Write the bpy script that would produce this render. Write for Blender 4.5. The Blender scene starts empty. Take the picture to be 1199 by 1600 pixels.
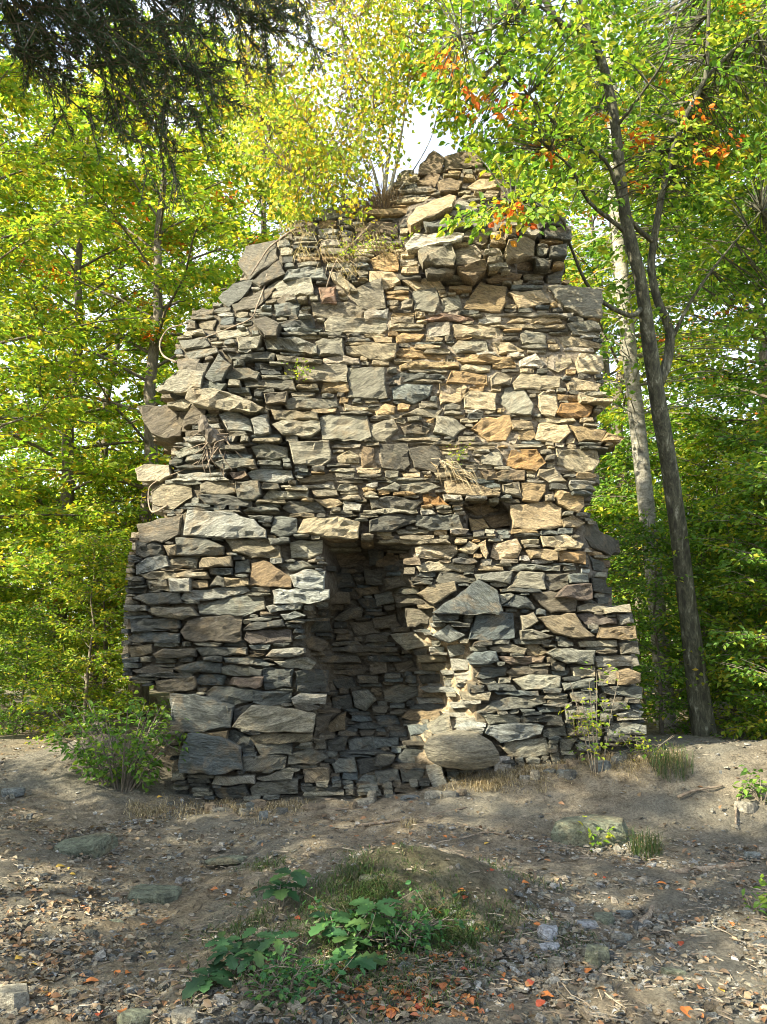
import bpy, math, random
import numpy as np
from mathutils import Vector, noise, Matrix
from mathutils.geometry import delaunay_2d_cdt

scene = bpy.context.scene
COL = scene.collection
R = math.radians
# ------------------------------------------------------------------ camera
F = 1209.0                      # focal length in photograph pixels (1199 x 1600)
PITCH = R(8.0)
EYE = 1.55
cd = bpy.data.cameras.new('camera')
cam = bpy.data.objects.new('camera', cd)
COL.objects.link(cam)
cam.location = (0, 0, EYE)
cam.rotation_euler = (R(90) + PITCH, 0, 0)
cd.sensor_fit = 'VERTICAL'
cd.sensor_height = 36.0
cd.lens = 36.0 * F / 1600.0
cd.clip_end = 2000
scene.camera = cam
# ------------------------------------------------------------------ light
SUN_AZ, SUN_EL = 60.0, 36.0      # azimuth to the left of the wall's normal
S = Vector((-math.sin(R(SUN_AZ)) * math.cos(R(SUN_EL)), -math.cos(R(SUN_AZ)) * math.cos(R(SUN_EL)), math.sin(R(SUN_EL))))
world = bpy.data.worlds.new('World')
scene.world = world
world.use_nodes = True
wn = world.node_tree.nodes
sky = wn.new('ShaderNodeTexSky')
sky.sky_type = 'NISHITA'
sky.sun_disc = False
sky.sun_elevation = R(SUN_EL)
sky.sun_rotation = math.atan2(S.x, S.y)
sky.air_density = 1.0
sky.dust_density = 2.0
wn['Background'].inputs['Strength'].default_value = 0.15
wl = world.node_tree.links
# thin bright cloud drifting over the whole sky
tc = wn.new('ShaderNodeTexCoord')
cn = wn.new('ShaderNodeTexNoise')
cn.inputs['Scale'].default_value = 2.2
cn.inputs['Detail'].default_value = 7
cn.inputs['Roughness'].default_value = 0.55
wl.new(tc.outputs['Generated'], cn.inputs['Vector'])
cr_ = wn.new('ShaderNodeValToRGB')
cr_.color_ramp.elements[0].position = 0.42
cr_.color_ramp.elements[0].color = (0.15, 0.15, 0.15, 1)
cr_.color_ramp.elements[1].position = 0.62
wl.new(cn.outputs['Fac'], cr_.inputs['Fac'])
cm = wn.new('ShaderNodeMix')
cm.data_type = 'RGBA'
wl.new(cr_.outputs[0], cm.inputs[0])
wl.new(sky.outputs[0], cm.inputs[6])
cm.inputs[7].default_value = (3.2, 3.4, 3.7, 1)
wl.new(cm.outputs[2], wn['Background'].inputs['Color'])
sd = bpy.data.lights.new('sun', 'SUN')
sd.energy = 5.0
sd.angle = R(0.5)
sd.color = (1.0, 0.89, 0.68)
sun = bpy.data.objects.new('sun', sd)
COL.objects.link(sun)
sun.rotation_euler = S.to_track_quat('Z', 'Y').to_euler()
scene.view_settings.view_transform = 'Standard'
scene.view_settings.look = 'None'
scene.view_settings.gamma = 1.0
scene.view_settings.exposure = 1.95
scene.cycles.adaptive_threshold = 0.015
scene.cycles.filter_width = 1.0
scene.cycles.max_bounces = 6
scene.cycles.diffuse_bounces = 4
scene.cycles.transmission_bounces = 4
scene.cycles.glossy_bounces = 2
scene.cycles.caustics_reflective = False
scene.cycles.caustics_refractive = False

# ------------------------------------------------------------------ helpers
def W(u, v, Y):
    """world point on the ray through photograph pixel (u,v) at distance Y"""
    x = (u - 599.5) / F
    z = (800.0 - v) / F
    dy = math.cos(PITCH) - z * math.sin(PITCH)
    dz = math.sin(PITCH) + z * math.cos(PITCH)
    return Vector((x / dy * Y, Y, EYE + dz / dy * Y))

def tag(o, label=None, cat=None, group=None, kind=None):
    if label: o['label'] = label
    if cat: o['category'] = cat
    if group: o['group'] = group
    if kind: o['kind'] = kind
    return o

def empty(name, loc=(0, 0, 0)):
    o = bpy.data.objects.new(name, None)
    COL.objects.link(o)
    o.location = loc
    return o

def link(name, me, parent=None, loc=None):
    o = bpy.data.objects.new(name, me)
    COL.objects.link(o)
    if parent is not None: o.parent = parent
    if loc is not None: o.location = loc
    return o

def raw_mesh(name, V, idx, starts, mat, col=None, smooth=False):
    me = bpy.data.meshes.new(name)
    V = np.asarray(V, np.float32)
    me.vertices.add(len(V))
    me.vertices.foreach_set('co', V.ravel())
    idx = np.asarray(idx, np.int32)
    starts = np.asarray(starts, np.int32)
    me.loops.add(len(idx))
    me.loops.foreach_set('vertex_index', idx)
    me.polygons.add(len(starts))
    me.polygons.foreach_set('loop_start', starts)
    if col is not None:
        a = me.color_attributes.new('Col', 'FLOAT_COLOR', 'POINT')
        c = np.ones((len(V), 4), np.float32)
        c[:, :3] = col
        a.data.foreach_set('color', c.ravel())
    me.polygons.foreach_set('use_smooth', np.full(len(starts), smooth, bool))
    me.update(calc_edges=True)
    me.materials.append(mat)
    return me

class MB:
    """collects vertices and faces of one mesh"""
    def __init__(self):
        self.v = []; self.i = []; self.s = []; self.c = []; self.n = 0; self.l = 0
    def add(self, V, faces, c=(1, 1, 1)):
        V = [tuple(p) for p in V]
        self.v += V
        self.c += [c] * len(V) if not isinstance(c, list) else c
        for f in faces:
            self.s.append(self.l)
            self.i += [k + self.n for k in f]
            self.l += len(f)
        self.n += len(V)
    def tube(self, pts, rad, sides=6, c=(1, 1, 1), cap=True, rough=0.0, rng=None):
        pts = [Vector(p) for p in pts]
        m = len(pts)
        t = (pts[1] - pts[0]).normalized()
        ref = Vector((0, 0, 1)) if abs(t.z) < 0.9 else Vector((1, 0, 0))
        a = t.cross(ref).normalized()
        V = []; Fc = []
        for k in range(m):
            t = (pts[min(k + 1, m - 1)] - pts[max(k - 1, 0)]).normalized()
            a = (a - t * a.dot(t)).normalized()
            b = t.cross(a)
            for q in range(sides):
                w = 2 * math.pi * q / sides
                r = rad[k] * (1 + (rng.uniform(-rough, rough) if rough else 0))
                V.append(pts[k] + (a * math.cos(w) + b * math.sin(w)) * r)
        for k in range(m - 1):
            for q in range(sides):
                Fc.append((k * sides + q, k * sides + (q + 1) % sides, (k + 1) * sides + (q + 1) % sides, (k + 1) * sides + q))
        if cap:
            Fc.append(tuple(range(sides - 1, -1, -1)))
            Fc.append(tuple((m - 1) * sides + q for q in range(sides)))
        self.add(V, Fc, c)
    def mesh(self, name, mat, smooth=False):
        return raw_mesh(name, np.array(self.v, np.float32), self.i, self.s, mat, np.array(self.c, np.float32), smooth)

def spline(pts, n):
    """Catmull-Rom through pts, n samples per span"""
    P = [Vector(p) for p in pts]
    P = [P[0] * 2 - P[1]] + P + [P[-1] * 2 - P[-2]]
    out = []
    for i in range(1, len(P) - 2):
        for k in range(n):
            t = k / n
            a, b, c, d = P[i - 1], P[i], P[i + 1], P[i + 2]
            out.append(0.5 * ((2 * b) + (c - a) * t + (2 * a - 5 * b + 4 * c - d) * t * t + (3 * b - a - 3 * c + d) * t ** 3))
    out.append(P[-2])
    return out

def lerp_list(vals, n):
    out = []
    for i in range(len(vals) - 1):
        for k in range(n):
            out.append(vals[i] + (vals[i + 1] - vals[i]) * k / n)
    out.append(vals[-1])
    return out

# ------------------------------------------------------------------ materials
def nt(name):
    m = bpy.data.materials.new(name)
    m.use_nodes = True
    n = m.node_tree.nodes
    l = m.node_tree.links
    b = n['Principled BSDF']
    return m, n, l, b

def noise_node(n, l, vec, scale, detail=6, rough=0.6, dist=0.0):
    t = n.new('ShaderNodeTexNoise')
    t.inputs['Scale'].default_value = scale
    t.inputs['Detail'].default_value = detail
    t.inputs['Roughness'].default_value = rough
    t.inputs['Distortion'].default_value = dist
    if vec is not None: l.new(vec, t.inputs['Vector'])
    return t

def ramp(n, l, fac, stops):
    r = n.new('ShaderNodeValToRGB')
    e = r.color_ramp.elements
    while len(e) < len(stops): e.new(0.5)
    for k, (p, c) in enumerate(stops):
        e[k].position = p
        e[k].color = (c[0], c[1], c[2], 1) if hasattr(c, '__len__') else (c, c, c, 1)
    l.new(fac, r.inputs['Fac'])
    return r

def mixc(n, l, a, b, fac, mode='MIX'):
    m = n.new('ShaderNodeMix')
    m.data_type = 'RGBA'
    m.blend_type = mode
    for s, x in ((0, fac), (6, a), (7, b)):
        if hasattr(x, 'is_linked') or hasattr(x, 'links'): l.new(x, m.inputs[s])
        elif s == 0: m.inputs[0].default_value = x
        else: m.inputs[s].default_value = (*x, 1)
    return m.outputs[2]

def pos_vec(n, l, scale=(1, 1, 1)):
    g = n.new('ShaderNodeNewGeometry')
    mp = n.new('ShaderNodeMapping')
    mp.inputs['Scale'].default_value = scale
    l.new(g.outputs['Position'], mp.inputs['Vector'])
    return mp.outputs[0]

def attr(n):
    a = n.new('ShaderNodeAttribute')
    a.attribute_name = 'Col'
    return a.outputs['Color']

def mat_stone(name='slate_stone', zs=4.2):
    m, n, l, b = nt(name)
    v = pos_vec(n, l)
    # each stone is split along its own cleavage direction
    oi = n.new('ShaderNodeObjectInfo')
    an = n.new('ShaderNodeMapRange')
    an.inputs['To Min'].default_value = -0.75
    an.inputs['To Max'].default_value = 0.55
    l.new(oi.outputs['Random'], an.inputs['Value'])
    rt_ = n.new('ShaderNodeVectorRotate')
    rt_.rotation_type = 'Y_AXIS'
    l.new(v, rt_.inputs['Vector'])
    l.new(an.outputs[0], rt_.inputs['Angle'])
    mp = n.new('ShaderNodeMapping')
    mp.inputs['Scale'].default_value = (0.8, 1, zs)
    l.new(rt_.outputs[0], mp.inputs['Vector'])
    vs = mp.outputs[0]
    big = noise_node(n, l, v, 4.5, 5, 0.65, 0.4)
    mid = noise_node(n, l, vs, 11, 9, 0.72, 0.5)
    fine = noise_node(n, l, vs, 46, 6, 0.78, 0.3)
    base = attr(n)
    r1 = ramp(n, l, mid.outputs['Fac'], [(0.30, 0.30), (0.45, 0.85), (0.58, 1.2), (0.75, 1.75)])
    c = mixc(n, l, base, r1.outputs[0], 1.0, 'MULTIPLY')
    rs = ramp(n, l, big.outputs['Fac'], [(0.53, 0.0), (0.68, 0.5)])
    c = mixc(n, l, c, (0.34, 0.25, 0.13), rs.outputs[0])
    li = noise_node(n, l, v, 13, 10, 0.82, 0.6)
    rl = ramp(n, l, li.outputs['Fac'], [(0.60, 0.0), (0.66, 0.6)])
    c = mixc(n, l, c, (0.55, 0.53, 0.46), rl.outputs[0])
    # moss and dark algae in blotches
    mo = noise_node(n, l, v, 3.1, 8, 0.75, 0.2)
    rm = ramp(n, l, mo.outputs['Fac'], [(0.56, 0.0), (0.68, 0.55)])
    c = mixc(n, l, c, (0.075, 0.085, 0.05), rm.outputs[0])
    rf = ramp(n, l, fine.outputs['Fac'], [(0.34, 0.30), (0.5, 1.0), (0.66, 1.55)])
    c = mixc(n, l, c, rf.outputs[0], 1.0, 'MULTIPLY')
    l.new(c, b.inputs['Base Color'])
    b.inputs['Roughness'].default_value = 0.72
    b.inputs['Specular IOR Level'].default_value = 0.4
    h = n.new('ShaderNodeMath'); h.operation = 'MULTIPLY_ADD'
    l.new(mid.outputs['Fac'], h.inputs[0]); h.inputs[1].default_value = 2.2
    l.new(fine.outputs['Fac'], h.inputs[2])
    bp = n.new('ShaderNodeBump')
    bp.inputs['Strength'].default_value = 1.0
    bp.inputs['Distance'].default_value = 0.034
    l.new(h.outputs[0], bp.inputs['Height'])
    l.new(bp.outputs[0], b.inputs['Normal'])
    return m

def mat_mortar():
    m, n, l, b = nt('crumbling_lime_mortar')
    v = pos_vec(n, l, (1, 1, 1.7))
    a = noise_node(n, l, v, 9, 8, 0.75, 0.5)
    f = noise_node(n, l, v, 60, 8, 0.8)
    r = ramp(n, l, a.outputs['Fac'], [(0.30, (0.07, 0.06, 0.04)), (0.45, (0.25, 0.21, 0.15)), (0.58, (0.46, 0.41, 0.32)), (0.75, (0.60, 0.55, 0.45))])
    rf = ramp(n, l, f.outputs['Fac'], [(0.35, 0.35), (0.5, 1.0), (0.7, 1.25)])
    c = mixc(n, l, r.outputs[0], rf.outputs[0], 1.0, 'MULTIPLY')
    c = mixc(n, l, c, attr(n), 1.0, 'MULTIPLY')
    l.new(c, b.inputs['Base Color'])
    b.inputs['Roughness'].default_value = 0.95
    h = n.new('ShaderNodeMath'); h.operation = 'ADD'
    l.new(a.outputs['Fac'], h.inputs[0]); l.new(f.outputs['Fac'], h.inputs[1])
    bp = n.new('ShaderNodeBump')
    bp.inputs['Strength'].default_value = 1.0
    bp.inputs['Distance'].default_value = 0.04
    l.new(h.outputs[0], bp.inputs['Height'])
    l.new(bp.outputs[0], b.inputs['Normal'])
    return m

def mat_leaf(name='leaf', trans=0.5, boost=1.5):
    m, n, l, b = nt(name)
    c = attr(n)
    l.new(c, b.inputs['Base Color'])
    b.inputs['Roughness'].default_value = 0.5
    b.inputs['Specular IOR Level'].default_value = 0.3
    t = n.new('ShaderNodeBsdfTranslucent')
    tc = mixc(n, l, c, (boost, boost * 1.05, boost * 0.55), 1.0, 'MULTIPLY')
    l.new(tc, t.inputs['Color'])
    mx = n.new('ShaderNodeMixShader')
    mx.inputs[0].default_value = trans
    l.new(b.outputs[0], mx.inputs[1])
    l.new(t.outputs[0], mx.inputs[2])
    l.new(mx.outputs[0], n['Material Output'].inputs['Surface'])
    return m

def mat_bark(name, stops, sc=(1, 1, 0.35), scale=16, bump=0.012):
    m, n, l, b = nt(name)
    v = pos_vec(n, l, sc)
    a = noise_node(n, l, v, scale, 8, 0.7, 0.4)
    f = noise_node(n, l, v, scale * 5, 5, 0.7)
    r = ramp(n, l, a.outputs['Fac'], stops)
    rf = ramp(n, l, f.outputs['Fac'], [(0.35, 0.6), (0.5, 1.0), (0.7, 1.25)])
    c = mixc(n, l, r.outputs[0], rf.outputs[0], 1.0, 'MULTIPLY')
    l.new(c, b.inputs['Base Color'])
    b.inputs['Roughness'].default_value = 0.85
    h = n.new('ShaderNodeMath'); h.operation = 'MULTIPLY_ADD'
    l.new(a.outputs['Fac'], h.inputs[0]); h.inputs[1].default_value = 2.0
    l.new(f.outputs['Fac'], h.inputs[2])
    bp = n.new('ShaderNodeBump')
    bp.inputs['Strength'].default_value = 0.8
    bp.inputs['Distance'].default_value = bump
    l.new(h.outputs[0], bp.inputs['Height'])
    l.new(bp.outputs[0], b.inputs['Normal'])
    return m

def mat_ground():
    m, n, l, b = nt('forest_soil')
    v = pos_vec(n, l)
    big = noise_node(n, l, v, 0.9, 5, 0.6, 0.3)
    mid = noise_node(n, l, v, 7, 8, 0.7)
    fine = noise_node(n, l, v, 55, 8, 0.8)
    r = ramp(n, l, mid.outputs['Fac'], [(0.32, (0.095, 0.076, 0.050)), (0.47, (0.225, 0.19, 0.132)), (0.60, (0.33, 0.285, 0.205)), (0.78, (0.41, 0.365, 0.285))])
    c = r.outputs[0]
    # grey-green slate dust
    rb = ramp(n, l, big.outputs['Fac'], [(0.42, 0.0), (0.60, 0.75)])
    c = mixc(n, l, c, (0.185, 0.183, 0.15), rb.outputs[0])
    rf = ramp(n, l, fine.outputs['Fac'], [(0.34, 0.35), (0.5, 0.95), (0.68, 1.5)])
    c = mixc(n, l, c, rf.outputs[0], 1.0, 'MULTIPLY')
    c = mixc(n, l, c, attr(n), 1.0, 'MULTIPLY')
    l.new(c, b.inputs['Base Color'])
    b.inputs['Roughness'].default_value = 0.95
    b.inputs['Specular IOR Level'].default_value = 0.2
    h = n.new('ShaderNodeMath'); h.operation = 'ADD'
    l.new(mid.outputs['Fac'], h.inputs[0]); l.new(fine.outputs['Fac'], h.inputs[1])
    bp = n.new('ShaderNodeBump')
    bp.inputs['Strength'].default_value = 1.0
    bp.inputs['Distance'].default_value = 0.05
    l.new(h.outputs[0], bp.inputs['Height'])
    l.new(bp.outputs[0], b.inputs['Normal'])
    return m

M_STONE = mat_stone()
M_ROCK = mat_stone('loose_slate', 1.0)
M_MORTAR = mat_mortar()
M_LEAF = mat_leaf('broad_leaf')
M_DARKLEAF = mat_leaf('shade_leaf', 0.22, 1.2)
M_NEEDLE = mat_leaf('fir_needle', 0.12, 1.0)
M_GRASS = mat_leaf('grass_blade', 0.3, 1.2)
M_DEAD = mat_leaf('fallen_leaf', 0.15, 1.0)
M_BEECH = mat_bark('beech_bark', [(0.3, (0.014, 0.013, 0.008)), (0.45, (0.045, 0.045, 0.026)), (0.57, (0.10, 0.10, 0.062)), (0.68, (0.30, 0.30, 0.23))])
M_PALE = mat_bark('pale_bark', [(0.32, (0.09, 0.08, 0.06)), (0.46, (0.22, 0.21, 0.16)), (0.58, (0.36, 0.345, 0.285)), (0.8, (0.48, 0.46, 0.40))], (1, 1, 1.6), 9)
M_DARKBARK = mat_bark('forest_bark', [(0.3, (0.05, 0.04, 0.03)), (0.5, (0.13, 0.11, 0.08)), (0.75, (0.28, 0.25, 0.19))])
M_ROOT = mat_bark('dry_root', [(0.3, (0.07, 0.05, 0.033)), (0.5, (0.20, 0.155, 0.105)), (0.75, (0.42, 0.37, 0.28))], (1, 1, 1), 24, 0.008)
M_GROUND = mat_ground()

# ------------------------------------------------------------------ ground
def smooth(a, b, x):
    t = np.clip((x - a) / (b - a), 0, 1)
    return t * t * (3 - 2 * t)

def ground_np(x, y):
    x = np.asarray(x, float); y = np.asarray(y, float)
    prof = np.interp(x, [-6, -2.6, -1.5, 0.0, 0.45, 1.03, 1.8, 2.3, 3.2, 5, 8], [0.12, 0.10, 0.0, 0.08, 0.16, 0.28, 0.38, 0.43, 0.36, 0.15, 0.0])
    wy = np.where(y < 7.0, np.exp(-((y - 7.0) / 0.85) ** 2), np.exp(-((y - 7.0) / 3.5) ** 2))
    z = prof * wy
    # grassy mound in the foreground with an eroded front
    z += 0.30 * np.exp(-((x - 0.05) / 0.50) ** 2 - ((y - 4.40) / np.where(y < 4.4, 0.34, 0.5)) ** 2)
    z += 0.10 * np.exp(-((x - 0.55) / 0.5) ** 2 - ((y - 4.6) / 0.5) ** 2)
    # worn paths on both sides
    z -= 0.08 * np.exp(-((x + 1.15) / 0.45) ** 2) * (1 - smooth(4.5, 6.0, y))
    # left bank and right bank
    z += 0.22 * smooth(1.5, 3.6, -x) * (1 - smooth(5.5, 9, y))
    z += 0.25 * smooth(2.2, 4.5, x) * (1 - smooth(6.5, 9, y))
    # heap of rubble earth at the left corner
    z += 0.33 * np.exp(-((x + 2.55) / 0.7) ** 2 - ((y - 7.7) / 0.8) ** 2)
    # gentle unevenness
    z += 0.025 * np.sin(2.1 * x + 0.7 * y) * np.cos(1.7 * y - 0.6 * x) + 0.012 * np.sin(5.3 * x - 2.2) * np.sin(4.7 * y + 0.4)
    # the hilltop falls away behind the ruin
    z -= 0.004 * np.clip(y - 13, 0, 30) ** 2
    z -= 0.01 * np.clip(np.abs(x) - 8, 0, 30) ** 2 * 0.5
    return np.maximum(z, -9.0)

def gz(x, y): return float(ground_np(x, y))

def G(u, v, lift=0.0):
    """where the ray through pixel (u,v) meets the ground"""
    t = 2.0
    st_ = 0.08
    while t < 40:
        p = W(u, v, t)
        if p.z <= gz(p.x, p.y):
            if st_ < 0.006: break
            t -= st_; st_ *= 0.25
        t += st_
    return Vector((p.x, p.y, gz(p.x, p.y) + lift))

def axis(lo, hi, step, outer):
    a = list(np.arange(lo, hi, step))
    s = step
    while a[-1] < outer:
        s *= 1.25; a.append(a[-1] + s)
    s = step
    while a[0] > -outer:
        s *= 1.25; a.insert(0, a[0] - s)
    return np.array(a)

xs = axis(-3.4, 3.6, 0.034, 420)
ys = axis(2.6, 8.0, 0.034, 420)
GX, GY = np.meshgrid(xs, ys)
GZ = ground_np(GX, GY)
near = (np.abs(GX) < 6) & (GY > 0) & (GY < 12)
jit = np.zeros_like(GZ)
for i, j in zip(*np.nonzero(near)):
    p = Vector((GX[i, j] * 3.2, GY[i, j] * 3.2, 0.3))
    jit[i, j] = 0.034 * noise.fractal(p, 0.8, 2.1, 4) + 0.016 * noise.noise(p * 3.7) + 0.008 * noise.noise(p * 8.1)
GZ = GZ + jit
nx, ny = len(xs), len(ys)
V = np.stack([GX, GY, GZ], -1).reshape(-1, 3)
q = np.arange(nx * ny).reshape(ny, nx)
quads = np.stack([q[:-1, :-1], q[:-1, 1:], q[1:, 1:], q[1:, :-1]], -1).reshape(-1, 4)
gc = np.ones((len(V), 3), np.float32)
dw = np.hypot(V[:, 0], V[:, 1] - 7)
pale = np.exp(-((V[:, 0] - 0.2) / 1.3) ** 2 - ((V[:, 1] - 6.3) / 0.6) ** 2)[:, None] * 0.55
gc = gc + pale * np.array([1.0, 0.92, 0.78])
tan_p = np.exp(-((V[:, 0] + 1.1) / 0.35) ** 2)[:, None] * (1 - smooth(4.2, 6, V[:, 1]))[:, None] * 0.35
gc = gc + tan_p * np.array([1.0, 0.8, 0.45])
mossy = np.exp(-((V[:, 0] - 0.1) / 0.6) ** 2 - ((V[:, 1] - 4.3) / 0.45) ** 2)[:, None] * 0.5
gc = gc * (1 - mossy * np.array([0.9, 0.8, 1.0]))
gme = raw_mesh('ground', V, quads.ravel(), np.arange(0, len(quads) * 4, 4), M_GROUND, gc, True)
ground = link('ground', gme)
tag(ground, 'bare trodden forest soil in front of the ruin', None, None, 'structure')

# ------------------------------------------------------------------ the ruin
WALL_Y = 7.0
OUT = [(190, 1060), (187, 1000), (194, 930), (199, 850), (207, 820), (262, 806), (236, 790), (234, 752), (214, 742), (217, 728), (262, 722), (268, 700), (278, 682), (226, 674), (219, 640),
       (285, 632), (247, 605), (275, 580), (275, 560), (268, 532), (290, 508), (292, 490), (322, 483), (347, 460), (376, 430), (376, 404), (402, 385), (432, 374), (455, 345), (492, 340),
       (522, 330), (560, 315), (600, 298), (622, 265), (655, 265), (676, 236), (692, 248), (725, 238), (756, 238), (762, 262), (790, 275), (820, 300), (850, 320), (888, 335), (890, 370),
       (885, 400), (881, 430), (900, 442), (938, 455), (942, 520), (942, 575), (953, 630), (928, 655), (972, 682), (937, 715), (935, 745), (930, 770), (915, 795), (935, 820), (960, 850),
       (955, 870), (950, 900), (955, 940), (989, 945), (995, 1000), (1000, 1060), (1005, 1100), (1010, 1145), (1012, 1215), (880, 1240), (780, 1250), (690, 1270), (600, 1275), (480, 1280),
       (420, 1290), (340, 1295), (300, 1290), (275, 1260), (264, 1190), (262, 1120), (262, 1090), (240, 1078), (205, 1066)]
NICHE = [(503, 845), (560, 838), (645, 848), (648, 900), (672, 935), (690, 985), (735, 1003), (738, 1080), (748, 1140), (692, 1152), (690, 1205), (640, 1222), (560, 1230), (505, 1214), (492, 1130),
         (482, 1060), (465, 1030), (468, 975), (512, 925), (505, 880)]
HOLE = [(727, 792), (745, 784), (770, 786), (793, 790), (801, 812), (796, 829), (762, 826), (735, 832)]
ST = 2                               # photograph pixels per raster cell
X0, Y0, GW, GH = 170, 220, 430, 545

def raster(poly):
    """boolean mask of a polygon on the pixel raster"""
    px = X0 + (np.arange(GW) + 0.5) * ST
    py = Y0 + (np.arange(GH) + 0.5) * ST
    m = np.zeros((GH, GW), bool)
    n = len(poly)
    for r_, yy in enumerate(py):
        xsn = []
        for k in range(n):
            (xa, ya), (xb, yb) = poly[k], poly[(k + 1) % n]
            if (ya > yy) != (yb > yy):
                xsn.append(xa + (yy - ya) / (yb - ya) * (xb - xa))
        xsn.sort()
        for k in range(0, len(xsn) - 1, 2):
            m[r_] |= (px >= xsn[k]) & (px <= xsn[k + 1])
    return m

def seg_dist(PX, PY, poly, sel):
    d = np.full(PX.shape, 1e9)
    n = len(poly)
    for k in range(n):
        if sel is not None and not sel(k): continue
        (xa, ya), (xb, yb) = poly[k], poly[(k + 1) % n]
        ex, ey = xb - xa, yb - ya
        t = np.clip(((PX - xa) * ex + (PY - ya) * ey) / (ex * ex + ey * ey), 0, 1)
        d = np.minimum(d, np.hypot(PX - xa - t * ex, PY - ya - t * ey))
    return d

PX, PY = np.meshgrid(X0 + (np.arange(GW) + 0.5) * ST, Y0 + (np.arange(GH) + 0.5) * ST)
in_wall = raster(OUT)
in_niche = raster(NICHE)
in_hole = raster(HOLE)
xL = np.interp(PY, [400, 450, 500, 560, 600, 650, 740, 800, 822, 823, 2000], [470, 470, 420, 350, 320, 350, 345, 300, 285, 100, 100])
DEP = np.clip(xL - PX, 0, 200) * 0.0046
over = smooth(610, 680, PX)                # slabs of the crest overhang the face on the right
DEP += np.clip(432 - PY, 0, 300) * 0.0042 * (1 - over) + over * np.interp(PY, [240, 300, 350, 410, 430, 440], [.45, .18, -.08, -.13, -.10, 0])
DEP += np.where((PX > 812) & (PY < 442), 0.20, 0)
xR = np.interp(PY, [715, 740, 800, 940, 942], [945, 922, 900, 912, 2000])
DEP += np.where(PY > 715, np.clip(PX - xR, 0, 80) * 0.011, 0)
DEP -= 0.07 * smooth(840, 1000, PY) * (1 - in_niche)
DEP -= 0.10 * smooth(1060, 1150, PY) * smooth(470, 380, PX)
dl = seg_dist(PX, PY, NICHE, lambda k: k in (0, 1, 2) or k >= 13)
dr = seg_dist(PX, PY, NICHE, lambda k: 3 <= k <= 9)
nd = np.minimum(np.minimum(dl * 0.030, dr * 0.0125), 0.85)
nd *= 0.12 + 0.88 * smooth(1235, 1090, PY)
nd *= 0.35 + 0.65 * smooth(470, 545, PX + (1000 - PY) * 0.12)
DEP += np.where(in_niche, nd, 0)
DEP += np.where(in_hole, 0.24, 0)
def box_blur(a, k):
    for ax in (0, 1):
        p = np.pad(a, [(k, k) if i == ax else (0, 0) for i in (0, 1)], mode='edge')
        c = np.cumsum(np.insert(p, 0, 0, axis=ax), axis=ax)
        n_ = a.shape[ax]
        hi = np.take(c, np.arange(2 * k + 1, 2 * k + 1 + n_), axis=ax)
        lo = np.take(c, np.arange(0, n_), axis=ax)
        a = (hi - lo) / (2 * k + 1)
    return a
DEPS = box_blur(DEP, 3)
GYd, GXd = np.gradient(box_blur(DEP, 8), ST)

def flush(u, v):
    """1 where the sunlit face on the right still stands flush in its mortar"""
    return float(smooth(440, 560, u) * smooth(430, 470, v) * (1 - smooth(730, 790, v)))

def dep(u, v, A=None):
    A = DEPS if A is None else A
    i = int(np.clip((v - Y0) / ST, 0, GH - 1)); j = int(np.clip((u - X0) / ST, 0, GW - 1))
    return float(A[i, j])

ruin = empty('stone_ruin', (0.0, WALL_Y + 0.6, 0.0))
tag(ruin, 'tall ruined slate rubble wall with dark niche at its foot and ragged top', 'ruin')

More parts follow.
